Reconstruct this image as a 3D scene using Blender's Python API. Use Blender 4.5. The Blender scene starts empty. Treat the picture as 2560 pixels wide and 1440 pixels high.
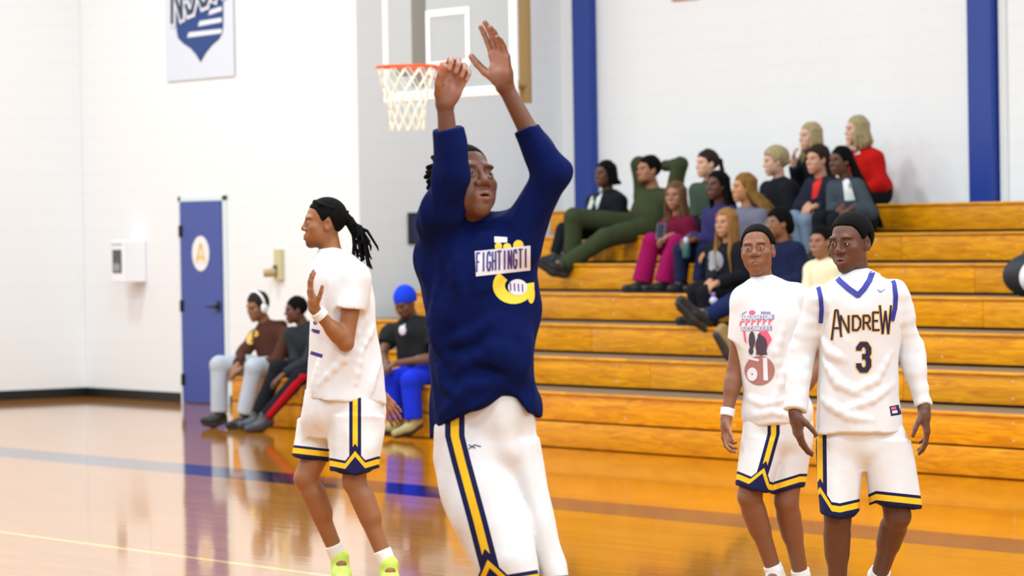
import bpy, bmesh, math, random
import numpy as np
from mathutils import Vector, Matrix
from mathutils.bvhtree import BVHTree

# ------------------------------------------------------------------ camera
FPX = 9000.0; CAMH = 1.79
_psi = math.radians(145.1); _pit = math.atan(160 / FPX); _rol = 0.0165
R0 = np.array([math.sin(_psi), -math.cos(_psi), 0.0])
FW = np.array([math.cos(_psi) * math.cos(_pit), math.sin(_psi) * math.cos(_pit), -math.sin(_pit)])
U0 = np.cross(R0, FW)
CX = math.cos(_rol) * R0 - math.sin(_rol) * U0
CY = math.sin(_rol) * R0 + math.cos(_rol) * U0
CAM = np.array([0, 0, CAMH])
UP = np.array([0, 0, 1.0])
scene = bpy.context.scene
COL = scene.collection
_cd = bpy.data.cameras.new('camera'); _cam = bpy.data.objects.new('camera', _cd); COL.objects.link(_cam)
_cd.sensor_width = 36.0; _cd.lens = 36.0 * FPX / 2560
_cd.clip_end = 200
_cam.matrix_world = Matrix(((CX[0], CY[0], -FW[0], CAM[0]), (CX[1], CY[1], -FW[1], CAM[1]), (CX[2], CY[2], -FW[2], CAM[2]), (0, 0, 0, 1)))
_cd.dof.use_dof = True; _cd.dof.focus_distance = 14.5; _cd.dof.aperture_fstop = 4.8
scene.camera = _cam

# ------------------------------------------------------------------ world, lamps, exposure
scene.view_settings.view_transform = 'Standard'; scene.view_settings.look = 'None'
scene.view_settings.gamma = 1.0; scene.view_settings.use_curve_mapping = False
scene.view_settings.exposure = -0.2
scene.cycles.use_denoising = True
scene.cycles.max_bounces = 6; scene.cycles.diffuse_bounces = 3; scene.cycles.glossy_bounces = 3
_w = bpy.data.worlds.new('hall_ambient'); scene.world = _w; _w.use_nodes = True
_w.node_tree.nodes['Background'].inputs[0].default_value = (0.82, 0.93, 1.0, 1)
_w.node_tree.nodes['Background'].inputs[1].default_value = 0.70
for _x in (-31, -25, -19, -13, -7, -1, 5):  # last two columns are extra lamps, added to brighten the return wall
    for _y in (2.5, 8.5, 14.0):
        _l = bpy.data.lights.new('ceiling_lamp', 'AREA'); _l.shape = 'RECTANGLE'; _l.size = 1.3; _l.size_y = 1.3
        _l.energy = 305; _l.color = (0.93, 0.975, 1.0)
        _o = bpy.data.objects.new('ceiling_lamp', _l); _o.location = (_x, _y, 8.0); COL.objects.link(_o)

# ------------------------------------------------------------------ pixels <-> points
def ray(x, y): return FW + (x - 1280) / FPX * CX - (y - 720) / FPX * CY
def onY(x, y, Y): r = ray(x, y); return CAM + r * (Y / r[1])
def onX(x, y, X): r = ray(x, y); return CAM + r * (X / r[0])
def onZ(x, y, z=0.0): r = ray(x, y); return CAM + r * ((z - CAMH) / r[2])
def at(x, y, d): return CAM + ray(x, y) * d
def nrm(v): v = np.asarray(v, float); return v / (np.linalg.norm(v) + 1e-12)

# ------------------------------------------------------------------ materials
def lin(c):
    c = [v / 255.0 for v in c]
    return tuple((v / 12.92 if v <= 0.04045 else ((v + 0.055) / 1.055) ** 2.4) for v in c) + (1.0,)
MATS = {}
def newmat(name):
    m = bpy.data.materials.new(name); m.use_nodes = True
    nt = m.node_tree; return m, nt, nt.nodes['Principled BSDF']
def mat(name, rgb, rough=0.6, bump=0.0, scale=60, var=0.0, metal=0.0, spec=0.5, stretch=(1, 1, 1), detail=3):
    if name in MATS: return MATS[name]
    m, nt, b = newmat(name)
    b.inputs['Base Color'].default_value = lin(rgb); b.inputs['Roughness'].default_value = rough
    b.inputs['Metallic'].default_value = metal; b.inputs['Specular IOR Level'].default_value = spec
    if bump or var:
        tc = nt.nodes.new('ShaderNodeTexCoord'); mp = nt.nodes.new('ShaderNodeMapping'); no = nt.nodes.new('ShaderNodeTexNoise')
        mp.inputs['Scale'].default_value = stretch; no.inputs['Scale'].default_value = scale; no.inputs['Detail'].default_value = detail
        nt.links.new(tc.outputs['Object'], mp.inputs[0]); nt.links.new(mp.outputs[0], no.inputs['Vector'])
        if bump:
            bu = nt.nodes.new('ShaderNodeBump'); bu.inputs['Strength'].default_value = bump; bu.inputs['Distance'].default_value = 0.01
            nt.links.new(no.outputs['Fac'], bu.inputs['Height']); nt.links.new(bu.outputs[0], b.inputs['Normal'])
        if var:
            mx = nt.nodes.new('ShaderNodeMix'); mx.data_type = 'RGBA'
            c = lin(rgb); mx.inputs['A'].default_value = tuple(v * (1 - var) for v in c[:3]) + (1,)
            mx.inputs['B'].default_value = tuple(min(1, v * (1 + var)) for v in c[:3]) + (1,)
            nt.links.new(no.outputs['Fac'], mx.inputs['Factor']); nt.links.new(mx.outputs['Result'], b.inputs['Base Color'])
    MATS[name] = m; return m
def fold_cloth(name, rgb): return mat('cloth_' + name, rgb, 0.92, bump=0.9, scale=5.5, var=0.05, spec=0.12, stretch=(1.4, 1.4, 0.5), detail=4)
def cloth(name, rgb, rough=0.9): return mat('cloth_' + name, rgb, rough, bump=0.42, scale=13, var=0.05, spec=0.15, detail=5)
def hairmat(name, rgb, rough=0.55): return mat('hair_' + name, rgb, rough, bump=0.6, scale=90, var=0.45, spec=0.12, stretch=(1, 1, 0.12), detail=4)
def skinmat():
    if 'skin' in MATS: return MATS['skin']
    m, nt, b = newmat('skin')
    a = nt.nodes.new('ShaderNodeAttribute'); a.attribute_name = 'tone'
    nt.links.new(a.outputs['Color'], b.inputs['Base Color'])
    b.inputs['Roughness'].default_value = 0.48; b.inputs['Specular IOR Level'].default_value = 0.4
    b.inputs['Subsurface Weight'].default_value = 0.0
    MATS['skin'] = m; return m

class NX:                                   # tiny helper for math node graphs
    def __init__(s, nt): s.nt = nt
    def m(s, op, a, b=None, c=None):
        n = s.nt.nodes.new('ShaderNodeMath'); n.operation = op
        for i, v in enumerate((a, b, c)):
            if v is None: continue
            if isinstance(v, (int, float)): n.inputs[i].default_value = v
            else: s.nt.links.new(v, n.inputs[i])
        return n.outputs[0]
    def mix(s, f, a, b):
        n = s.nt.nodes.new('ShaderNodeMix'); n.data_type = 'RGBA'
        for k, v in (('Factor', f), ('A', a), ('B', b)):
            if isinstance(v, (int, float)): n.inputs[k].default_value = v
            elif isinstance(v, tuple): n.inputs[k].default_value = v
            else: s.nt.links.new(v, n.inputs[k])
        return n.outputs['Result']

def wood_mat(name, lo, hi, rough, seed=0.0):
    if name in MATS: return MATS[name]
    m, nt, b = newmat(name); x = NX(nt)
    tc = nt.nodes.new('ShaderNodeTexCoord'); oi = nt.nodes.new('ShaderNodeObjectInfo')
    ad = nt.nodes.new('ShaderNodeVectorMath'); ad.operation = 'ADD'
    cm = nt.nodes.new('ShaderNodeCombineXYZ'); r37 = x.m('MULTIPLY', oi.outputs['Random'], 37.0)
    for i in range(3): nt.links.new(r37, cm.inputs[i])
    nt.links.new(tc.outputs['Object'], ad.inputs[0]); nt.links.new(cm.outputs[0], ad.inputs[1])
    mp = nt.nodes.new('ShaderNodeMapping'); mp.inputs['Scale'].default_value = (1.2, 9, 14); nt.links.new(ad.outputs[0], mp.inputs[0])
    n1 = nt.nodes.new('ShaderNodeTexNoise'); n1.inputs['Scale'].default_value = 2.2; n1.inputs['Detail'].default_value = 6; n1.inputs['Distortion'].default_value = 1.6
    nt.links.new(mp.outputs[0], n1.inputs['Vector'])
    n2 = nt.nodes.new('ShaderNodeTexNoise'); n2.inputs['Scale'].default_value = 3.0; n2.inputs['Detail'].default_value = 2
    nt.links.new(ad.outputs[0], n2.inputs['Vector'])
    cr = nt.nodes.new('ShaderNodeValToRGB'); nt.links.new(n1.outputs['Fac'], cr.inputs[0])
    cr.color_ramp.elements[0].position = 0.3; cr.color_ramp.elements[0].color = lin(lo)
    cr.color_ramp.elements[1].position = 0.62; cr.color_ramp.elements[1].color = lin(hi)
    k = x.m('ADD', x.m('MULTIPLY', oi.outputs['Random'], 0.14), x.m('MULTIPLY', n2.outputs['Fac'], 0.16))
    k = x.m('SUBTRACT', 1.12, k)
    vm = nt.nodes.new('ShaderNodeVectorMath'); vm.operation = 'SCALE'
    nt.links.new(cr.outputs[0], vm.inputs[0]); nt.links.new(k, vm.inputs['Scale']); nt.links.new(vm.outputs[0], b.inputs['Base Color'])
    b.inputs['Roughness'].default_value = rough; b.inputs['Specular IOR Level'].default_value = 0.3
    bu = nt.nodes.new('ShaderNodeBump'); bu.inputs['Strength'].default_value = 0.08; nt.links.new(n1.outputs['Fac'], bu.inputs['Height']); nt.links.new(bu.outputs[0], b.inputs['Normal'])
    MATS[name] = m; return m

def floor_mat():
    m, nt, b = newmat('varnished_court_floor'); x = NX(nt)
    tc = nt.nodes.new('ShaderNodeTexCoord'); sp = nt.nodes.new('ShaderNodeSeparateXYZ'); nt.links.new(tc.outputs['Object'], sp.inputs[0])
    br = nt.nodes.new('ShaderNodeTexBrick'); br.offset = 0.37
    br.inputs['Color1'].default_value = lin((196, 126, 12)); br.inputs['Color2'].default_value = lin((178, 110, 8)); br.inputs['Mortar'].default_value = lin((122, 70, 20))
    br.inputs['Scale'].default_value = 1.0; br.inputs['Mortar Size'].default_value = 0.0012; br.inputs['Brick Width'].default_value = 0.9; br.inputs['Row Height'].default_value = 0.057
    nt.links.new(tc.outputs['Object'], br.inputs['Vector'])
    mp = nt.nodes.new('ShaderNodeMapping'); mp.inputs['Scale'].default_value = (1.5, 20, 1); nt.links.new(tc.outputs['Object'], mp.inputs[0])
    n1 = nt.nodes.new('ShaderNodeTexNoise'); n1.inputs['Scale'].default_value = 2.0; n1.inputs['Detail'].default_value = 5; nt.links.new(mp.outputs[0], n1.inputs['Vector'])
    sc = nt.nodes.new('ShaderNodeVectorMath'); sc.operation = 'SCALE'; nt.links.new(br.outputs['Color'], sc.inputs[0]); nt.links.new(x.m('ADD', 0.8, x.m('MULTIPLY', n1.outputs['Fac'], 0.4)), sc.inputs['Scale'])
    y = sp.outputs['Y']
    def band(c, hw): return x.m('LESS_THAN', x.m('ABSOLUTE', x.m('SUBTRACT', y, c)), hw)
    c = x.mix(band(13.36, 0.29), sc.outputs[0], lin((14, 22, 66)))
    c = x.mix(band(9.77, 0.028), c, lin((240, 196, 70)))
    nt.links.new(c, b.inputs['Base Color'])
    b.inputs['Roughness'].default_value = 0.085; b.inputs['IOR'].default_value = 1.5
    b.inputs['Coat Weight'].default_value = 0.25; b.inputs['Coat Roughness'].default_value = 0.03
    n3 = nt.nodes.new('ShaderNodeTexNoise'); n3.inputs['Scale'].default_value = 1.3; n3.inputs['Detail'].default_value = 3
    mp3 = nt.nodes.new('ShaderNodeMapping'); mp3.inputs['Scale'].default_value = (1, 6, 1); nt.links.new(tc.outputs['Object'], mp3.inputs[0]); nt.links.new(mp3.outputs[0], n3.inputs['Vector'])
    bu = nt.nodes.new('ShaderNodeBump'); bu.inputs['Strength'].default_value = 0.05; bu.inputs['Distance'].default_value = 0.01
    nt.links.new(n3.outputs['Fac'], bu.inputs['Height']); nt.links.new(bu.outputs[0], b.inputs['Normal']); nt.links.new(bu.outputs[0], b.inputs['Coat Normal'])
    return m

# ------------------------------------------------------------------ mesh helpers
def link(name, me, parent=None, loc=None, **props):
    o = bpy.data.objects.new(name, me); COL.objects.link(o)
    if loc is not None: o.location = loc
    if parent is not None: o.parent = parent
    for k, v in props.items(): o[k] = v
    return o
def mesh_np(name, V, Fq, m=None, smooth=True):
    me = bpy.data.meshes.new(name)
    V = np.asarray(V, np.float32); Fq = np.asarray(Fq, np.int32); n = Fq.shape[1] if len(Fq) else 4
    me.vertices.add(len(V)); me.vertices.foreach_set('co', V.ravel())
    me.loops.add(len(Fq) * n); me.loops.foreach_set('vertex_index', Fq.ravel())
    me.polygons.add(len(Fq)); me.polygons.foreach_set('loop_start', np.arange(0, len(Fq) * n, n, dtype=np.int32))
    me.polygons.foreach_set('use_smooth', np.full(len(Fq), smooth))
    me.update(calc_edges=True)
    if m: me.materials.append(m)
    return me
class MB:                                   # collects simple solids into one mesh
    def __init__(s): s.bm = bmesh.new()
    def box(s, lo, hi, bev=0.0, seg=1):
        g = bmesh.ops.create_cube(s.bm, size=1.0)
        lo = Vector(lo); hi = Vector(hi)
        for v in g['verts']: v.co = Vector(((lo[i] + hi[i]) / 2 + v.co[i] * (hi[i] - lo[i])) for i in range(3))
        if bev:
            es = list({e for v in g['verts'] for e in v.link_edges})
            bmesh.ops.bevel(s.bm, geom=es, offset=bev, segments=seg, affect='EDGES', profile=0.5)
        return s
    def tube(s, a, b, r, r2=None, n=14):
        a = Vector(a); b = Vector(b); d = b - a; r2 = r if r2 is None else r2
        M = Matrix.Translation((a + b) / 2) @ d.to_track_quat('Z', 'Y').to_matrix().to_4x4()
        bmesh.ops.create_cone(s.bm, cap_ends=True, segments=n, radius1=r, radius2=r2, depth=d.length, matrix=M); return s
    def torus(s, c, R, r, n=40, k=10, M=None):
        M = M or Matrix()
        vs = [[s.bm.verts.new(M @ Vector((c[0] + (R + r * math.cos(q)) * math.cos(p), c[1] + (R + r * math.cos(q)) * math.sin(p), c[2] + r * math.sin(q)))) for q in [2 * math.pi * j / k for j in range(k)]] for p in [2 * math.pi * i / n for i in range(n)]]
        for i in range(n):
            for j in range(k): s.bm.faces.new((vs[i][j], vs[(i + 1) % n][j], vs[(i + 1) % n][(j + 1) % k], vs[i][(j + 1) % k]))
        return s
    def poly(s, pts, depth):                 # pts: outline points; depth: extrusion vector
        vs = [s.bm.verts.new(Vector(p)) for p in pts]; f = s.bm.faces.new(vs)
        r = bmesh.ops.extrude_face_region(s.bm, geom=[f])
        bmesh.ops.translate(s.bm, vec=Vector(depth), verts=[g for g in r['geom'] if isinstance(g, bmesh.types.BMVert)]); return s
    def mesh(s, name, m, smooth=False):
        bmesh.ops.recalc_face_normals(s.bm, faces=s.bm.faces)
        me = bpy.data.meshes.new(name); s.bm.to_mesh(me); s.bm.free()
        if m: me.materials.append(m)
        if smooth:
            me.polygons.foreach_set('use_smooth', [True] * len(me.polygons)); me.set_sharp_from_angle(angle=0.7)
        return me
    def build(s, name, m, parent=None, loc=None, smooth=False, **props): return link(name, s.mesh(name, m, smooth), parent, loc, **props)
# ------------------------------------------------------------------ the hall
BF, BD, BR, BH0, NROW = 16.70, 0.60, 0.244, 0.445, 7        # bleacher front, tread depth, rise, first seat height
XE, XN = -28.45, -10.0                                      # bleacher ends
YD, YW, XL, XR = 18.5, 20.9, -34.6, -29.05                  # door wall, seating wall, end wall, return wall
WT = 9.0
white = mat('white_painted_block', (241, 242, 242), 0.55, bump=0.10, scale=35, spec=0.3)
M_fl = floor_mat()
link('floor', MB().box((-36, -8, -0.2), (6, 22, 0)).mesh('floor', M_fl), kind='structure')
def block_wall(name, a, b, nrm_v, z0, z1):
    """a,b: ends on plan of the wall face; a thin backing plus a course-laid face of blocks with recessed joints"""
    a = Vector((a[0], a[1], 0)); b = Vector((b[0], b[1], 0)); n = Vector((nrm_v[0], nrm_v[1], 0)); d = (b - a).normalized(); L = (b - a).length
    bk = MB(); pts = [a - n * 0.0025, b - n * 0.0025, b - n * (0.25 if name != 'wall_return' else 0.018), a - n * (0.25 if name != 'wall_return' else 0.018)]
    bk.poly([(p.x, p.y, z0) for p in pts], (0, 0, z1 - z0))
    w = bk.build(name, white, kind='structure')
    V, Fq = [], []
    bw, bh, g = 0.4, 0.2, 0.0022; row = 0; z = z0
    while z < z1 - 0.01:
        x = -(bw / 2 if row % 2 else 0)
        while x < L - 0.01:
            x0 = max(0, x) + g; x1 = min(L, x + bw) - g
            if x1 - x0 > 0.03:
                zz0, zz1 = z + g, min(z + bh, z1) - g; c = 0.0018; i = len(V)
                for (o, xx0, xx1, a0, a1) in ((-0.0025, x0 - c, x1 + c, zz0 - c, zz1 + c), (0.0, x0, x1, zz0, zz1)):
                    for (xx, zq) in ((xx0, a0), (xx1, a0), (xx1, a1), (xx0, a1)):
                        p = a + d * xx + n * o; V.append((p.x, p.y, zq))
                q = [(i + 4, i + 5, i + 6, i + 7)] + [(i + k, i + (k + 1) % 4, i + 4 + (k + 1) % 4, i + 4 + k) for k in range(4)]
                Fq += q
            x += bw
        z += bh; row += 1
    link('concrete_block_courses', mesh_np('blocks', V, Fq, white, smooth=False), w, kind='stuff')
    return w
block_wall('wall_door_side', (XL, YD), (XR - 0.02, YD), (0, -1), 0, WT)
block_wall('wall_return', (XR, YD + 0.001), (XR, YW), (1, 0), 0, WT)
block_wall('wall_seating_side', (XR, YW), (XN, YW), (0, -1), 0, WT)
block_wall('wall_end', (XL, -6), (XL, YD), (1, 0), 0, WT)
blackv = mat('black_vinyl_base', (22, 24, 24), 0.35)
link('baseboard_door_side', MB().box((XL, YD - 0.015, 0), (-32.50, YD, 0.10), 0.004).mesh('bb', blackv), kind='structure')
link('baseboard_door_side_right', MB().box((-31.52, YD - 0.015, 0), (XR, YD, 0.10), 0.004).mesh('bb', blackv), kind='structure')
link('baseboard_end', MB().box((XL, -6, 0), (XL + 0.015, YD, 0.10), 0.004).mesh('bb', blackv), kind='structure')
blue = mat('blue_gloss_paint', (18, 56, 146), 0.4, bump=0.03, scale=40, var=0.04)
for i, (x0, x1) in enumerate(((-28.72, -28.44), (-22.98, -22.68), (-17.25, -16.97))):
    b = MB(); b.box((x0, YW - 0.10, 0), (x1, YW - 0.001, WT), 0.008)
    b.build('trim_%d' % (i + 1), blue, kind='structure')
tr = MB().box((-22.66, YW - 0.03, 0), (-22.58, YW, WT), 0.004).build('trim_4', mat('white_pipe_paint', (236, 236, 234), 0.4), kind='structure')
# door
doorblue = mat('blue_door_paint', (56, 76, 156), 0.42, bump=0.03, scale=50)
dr = MB().box((-32.43, YD - 0.045, 0.01), (-31.59, YD - 0.002, 2.07), 0.004).build('door_1', doorblue, kind='structure')
fr = MB(); wf = mat('door_frame_paint', (226, 236, 236), 0.45)
fr.box((-32.49, YD - 0.03, 0), (-32.435, YD - 0.001, 2.13), 0.003); fr.box((-31.585, YD - 0.03, 0), (-31.53, YD - 0.001, 2.13), 0.003); fr.box((-32.49, YD - 0.03, 2.075), (-31.53, YD - 0.001, 2.13), 0.003)
fr.build('door_frame', wf, dr)
dk = mat('dark_metal', (42, 42, 40), 0.4, metal=0.6)
for z in (1.77, 1.0, 0.24):
    h = MB().tube((-32.42, YD - 0.055, z - 0.06), (-32.42, YD - 0.055, z + 0.06), 0.011); h.box((-32.41, YD - 0.05, z - 0.06), (-32.37, YD - 0.044, z + 0.06)); h.build('hinge', dk, dr)
h = MB().tube((-31.66, YD - 0.045, 1.0), (-31.66, YD - 0.10, 1.0), 0.014).tube((-31.66, YD - 0.10, 1.0), (-31.80, YD - 0.10, 1.0), 0.011); h.box((-31.70, YD - 0.052, 0.94), (-31.62, YD - 0.044, 1.06), 0.003); h.build('door_handle', dk, dr)
def oval(cx, cz, rx, rz, y, n=40): return [(cx + rx * math.cos(t), y, cz + rz * math.sin(t)) for t in [2 * math.pi * i / n for i in range(n)]]
sg = MB().poly(oval(-32.0, 1.54, 0.172, 0.18, YD - 0.046), (0, -0.006, 0)).build('oval_door_sign', mat('sign_white', (240, 238, 236), 0.4), label='white oval sign with a gold letter A on the blue door', category='sign')
gold = mat('gold_print', (236, 200, 110), 0.5)
g = MB()
for (a, b2) in (((-32.08, 1.45), (-31.995, 1.64)), ((-31.915, 1.45), (-31.985, 1.64)), ((-32.04, 1.50), (-31.955, 1.50))):
    d = Vector((b2[0] - a[0], 0, b2[1] - a[1])).normalized(); q = Vector((-d.z, 0, d.x)) * 0.018
    A = Vector((a[0], YD - 0.0525, a[1])); B = Vector((b2[0], YD - 0.0525, b2[1])); g.poly([A - q, B - q, B + q, A + q], (0, -0.002, 0))
g.build('letter_a', gold, sg)
# wall cabinet
cr_ = onY(365, 600, YD); cb_ = onY(368, 705, YD)
cab = link('wall_cabinet', None, None, (cr_[0], YD, cb_[2]), label='white wall box with a dark display window left of the blue door', category='wall cabinet')
wp = mat('cabinet_white', (246, 247, 250), 0.35); ch = cr_[2] - cb_[2]
MB().box((-0.27, -0.27, 0), (0, -0.002, ch), 0.012, 2).build('cabinet_body', wp, cab)
wn = MB().box((-0.235, -0.278, 0.10), (-0.045, -0.271, 0.345), 0.003).build('display_window', mat('display_dark', (66, 76, 66), 0.25, var=0.5, scale=14), cab)
MB().box((-0.21, -0.281, 0.12), (-0.07, -0.2785, 0.20)).build('window_label', mat('display_grey', (150, 150, 160), 0.4), wn)
MB().box((-0.25, -0.274, ch - 0.05), (-0.03, -0.2712, ch - 0.03)).build('vent_slot', mat('slot_grey', (190, 190, 190), 0.5), cab)
# tan wall valve
p = onY(703, 660, YD); tan = mat('tan_enamel', (206, 196, 150), 0.4)
tv = link('wall_alarm_fixture', None, None, (p[0], YD, p[2]), label='tan wall fixture with a side nozzle right of the blue door', category='fixture')
MB().box((-0.065, -0.05, -0.16), (0.06, -0.001, 0.15), 0.01, 2).build('fixture_body', tan, tv)
MB().tube((-0.02, -0.05, -0.08), (-0.10, -0.14, -0.09), 0.045, 0.038, 20).build('nozzle', mat('tan_dark', (176, 150, 96), 0.4), tv, smooth=True)
MB().tube((-0.02, -0.05, -0.03), (-0.02, -0.075, -0.03), 0.022).build('push_button', mat('green_button', (40, 90, 54), 0.4), tv, smooth=True)
# dark framed plaque on the return wall
p = onX(1055, 570, XR)
pq = link('wall_plaque', None, None, (XR, p[1], p[2]), label='small dark framed plaque on the grey return wall behind the shooter', category='plaque')
MB().box((0.001, -0.17, -0.15), (0.03, 0.17, 0.15), 0.005).build('frame', mat('plaque_frame', (30, 44, 34), 0.4), pq)
MB().box((0.03, -0.14, -0.12), (0.034, 0.14, 0.12)).build('panel', mat('plaque_blue', (40, 50, 90), 0.35), pq)
# orange trim sign above the seating wall (only its lower edge shows)
p = onY(1718, 0, YW)
MB().box((p[0] - 0.22, YW - 0.03, p[2] + 0.005), (p[0] + 0.2, YW - 0.002, p[2] + 0.5), 0.004).build('wall_sign', mat('orange_panel', (226, 140, 60), 0.5), label='orange panel high on the white wall between the blue columns, lower edge in view', category='sign')

# banner with the shield
bx0 = onY(420, 205, YD); bx1 = onY(590, 190, YD)
BW = bx1[0] - bx0[0]; bzb = (bx0[2] + bx1[2]) / 2; BHt = BW * 1.32
ban = link('hanging_banner', None, None, (bx0[0], YD - 0.012, bzb), label='white wall banner with a blue pointed shield and slanted letters, high left', category='banner')
M_ban = mat('banner_white', (220, 226, 236), 0.6, bump=0.05, scale=8)
MB().box((0, -0.008, 0), (BW, -0.001, BHt), 0.002).build('cloth_panel', M_ban, ban)
def bpx(x, y):                              # photo pixel -> banner plane
    q = onY(x, y, YD - 0.021); return (q[0] - bx0[0], q[2] - bzb)
shb = mat('shield_blue', (16, 60, 128), 0.55); shd = mat('shield_teal', (12, 54, 76), 0.55); shw = mat('shield_white', (236, 236, 244), 0.55)
tip = bpx(502, 153); lft = bpx(443, 75)[0]; rgt = bpx(557, 60)[0]
zc = bpx(500, 95)[1]; top = BHt - 0.12; xm = tip[0]
SHP = [(557, -60), (557, 60), (555, 82), (546, 98), (530, 111), (514, 130), (502, 153), (491, 134), (478, 119), (460, 108), (447, 95), (443, 76), (443, -55)]
def shield(gr):
    P_ = [bpx(*q) for q in SHP]; c_ = np.mean(P_, 0)
    return [tuple(np.array(q) + nrm(np.array(q) - c_) * gr) for q in P_]
def flat(b, pts, y, th=0.003): b.poly([(x, y, z) for x, z in pts], (0, -th, 0))
b = MB(); flat(b, shield(0.012), -0.009); b.build('shield_outline', shd, ban)
b = MB(); flat(b, shield(0), -0.0125); sh = b.build('shield', shb, ban)
for (xa, ya, yb) in ((523, 38, 25), (497, 66, 53), (470, 94, 81)):
    a = bpx(xa, ya); c = bpx(556, ya - 11); a2 = bpx(xa + 4, yb); c2 = bpx(556, yb - 9)
    b = MB(); flat(b, [a, c, c2, a2], -0.016); b.build('white_bar', shw, sh)
def strokes(b, segs, w, y, th=0.003):
    for i_, (p, q) in enumerate(segs):
        p = Vector((p[0], 0, p[1])); q = Vector((q[0], 0, q[1])); d = (q - p).normalized(); n = Vector((-d.z, 0, d.x)) * w / 2; e = d * w * 0.35; yy_ = y - 0.0004 * i_
        b.poly([(v.x, yy_, v.z) for v in (p - e - n, q + e - n, q + e + n, p - e + n)], (0, -th, 0))
BFONT = {'N': [((0, 0), (0, 1)), ((0, 1), (.7, 0)), ((.7, 0), (.7, 1))], 'J': [((.6, 1), (.6, .25)), ((.6, .25), (.45, .02)), ((.45, .02), (.18, .02)), ((.18, .02), (.02, .25))],
         'C': [((.62, .2), (.45, .02)), ((.45, .02), (.18, .02)), ((.18, .02), (0, .25)), ((0, .25), (0, .75)), ((0, .75), (.18, .98)), ((.18, .98), (.45, .98)), ((.45, .98), (.62, .8))],
         'A': [((0, 0), (.35, 1)), ((.35, 1), (.7, 0)), ((.14, .35), (.56, .35))]}
for nm, wd, yy, mt in (('letter_backing', 0.125, -0.0205, shw), ('letter', 0.050, -0.030, shd)):
    for i, ch in enumerate('NJCAA'):
        b = MB(); f = lambda t: bpx(434 + i * 35 + t[0] * 34, 56 - i * 19 - t[0] * 17 - t[1] * 92)
        strokes(b, [(f(p), f(q)) for (p, q) in BFONT[ch]], wd, yy - i * 0.0045 * (mt is shw and 0.2 or 0.5)); b.build(nm, mt, ban)

# ------------------------------------------------------------------ bleachers
woodA = wood_mat('bleacher_board_varnish', (198, 118, 4), (236, 160, 8), 0.38)
deck = mat('bleacher_deck_grey', (112, 98, 82), 0.45, bump=0.05, scale=20, var=0.15)
steel = mat('bleacher_understructure', (34, 28, 22), 0.7)
bolt = mat('bolt_head_metal', (226, 214, 190), 0.3, metal=0.5)
bl = link('bleachers', None, None, ((XE + XN) / 2, BF, 0), label='long varnished orange wood bleachers with seven stepped rows along the wall', category='bleachers')
ox = (XE + XN) / 2
rng = random.Random(4)
PL = 3.05
def plank_mesh(L, hgt):
    b = MB(); b.box((-L / 2, 0, 0), (L / 2, 0.032, hgt), 0.009, 2); return b.mesh('plank', woodA, smooth=True)
PM = {}
def plank(L, hgt):
    k = (round(L, 3), round(hgt, 3))
    if k not in PM: PM[k] = plank_mesh(L - 0.004, hgt)
    return PM[k]
bolts = MB()
for k in range(NROW):
    zt = BH0 + BR * k; y = BD * k
    faces = [(0.006, 0.200), (0.218, 0.214)] if k == 0 else [(zt - BR + 0.014, BR - 0.030)]
    for (z0, hh_) in faces:
        x = XE - (0 if k == 0 else 0); off = [1.7, 2.5, 0.9, 2.05, 1.3, 2.8, 0.6][k]; first = True
        while x < XN - 0.05:
            L = min(off if first else PL, XN - x); first = False
            o = link('plank', plank(L, hh_), bl); o.location = (x + L / 2 - ox, y, z0)
            x += L
    # seat nosing + deck, one run per board length
    x = XE; first = True
    while x < XN - 0.05:
        L = min(2.2 if first else PL, XN - x); first = False
        kk = ('seat', round(L, 3))
        if kk not in PM:
            b = MB(); b.box((-L / 2 + 0.002, -0.014, -0.026), (L / 2 - 0.002, 0.05, 0), 0.009, 3); PM[kk] = b.mesh('nosing', woodA, smooth=True)
        o = link('nosing', PM[kk], bl); o.location = (x + L / 2 - ox, y, zt)
        x += L
    dp = BD + 0.0 if k < NROW - 1 else YW - BF - BD * k - 0.01
    o = MB().box((XE - ox, y + 0.05, zt - 0.03), (XN - ox, y + dp, zt - 0.002)).build('deck', deck, bl)
    xx = XE + 0.4 + 0.35 * (k % 3)
    while xx < XN:
        zb = faces[-1][0]; hb = faces[-1][1]
        for fz in (0.22, 0.78):
            bolts.tube((xx - ox, y + 0.004, zb + hb * fz), (xx - ox, y - 0.004, zb + hb * fz), 0.008, n=8)
        xx += 1.35 + 0.25 * rng.random()
bolts.build('bolt_heads', bolt, bl, smooth=True, kind='stuff')
b = MB()
for k in range(NROW):
    b.box((XE - ox + 0.02, BD * k + 0.06, 0.0), (XN - ox, BD * k + 0.10, BH0 + BR * k - 0.03))
b.build('understructure', steel, bl)

# ------------------------------------------------------------------ side basket
bc = onY(1124, 100, 15.75); BY = 15.75
rimc = onZ(1019, 168, 3.05)
bbx = (onY(973, 200, BY)[0] + onY(1280, 200, BY)[0]) / 2
bb_w = 1.83; zb0 = onY(1124, 246, BY)[2]; rz = 3.025
bk = link('basketball_hoop', None, None, (bbx, BY, 0), label='glass basketball backboard with orange rim and white net hung on tan poles', category='basketball hoop')
wfr = mat('backboard_white', (246, 248, 248), 0.35)
b = MB(); H2 = 1.22
for (x0, x1, z0, z1) in ((-bb_w / 2 + 0.06, bb_w / 2 - 0.06, zb0, zb0 + 0.075), (-bb_w / 2, -bb_w / 2 + 0.06, zb0, zb0 + H2), (bb_w / 2 - 0.06, bb_w / 2, zb0, zb0 + H2), (-bb_w / 2 + 0.06, bb_w / 2 - 0.06, zb0 + H2 - 0.06, zb0 + H2)):
    b.box((x0, -0.02, z0), (x1, 0.02, z1), 0.003)
b.build('backboard_frame', wfr, bk)
gm, gnt, gb = newmat('backboard_glass')
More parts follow.
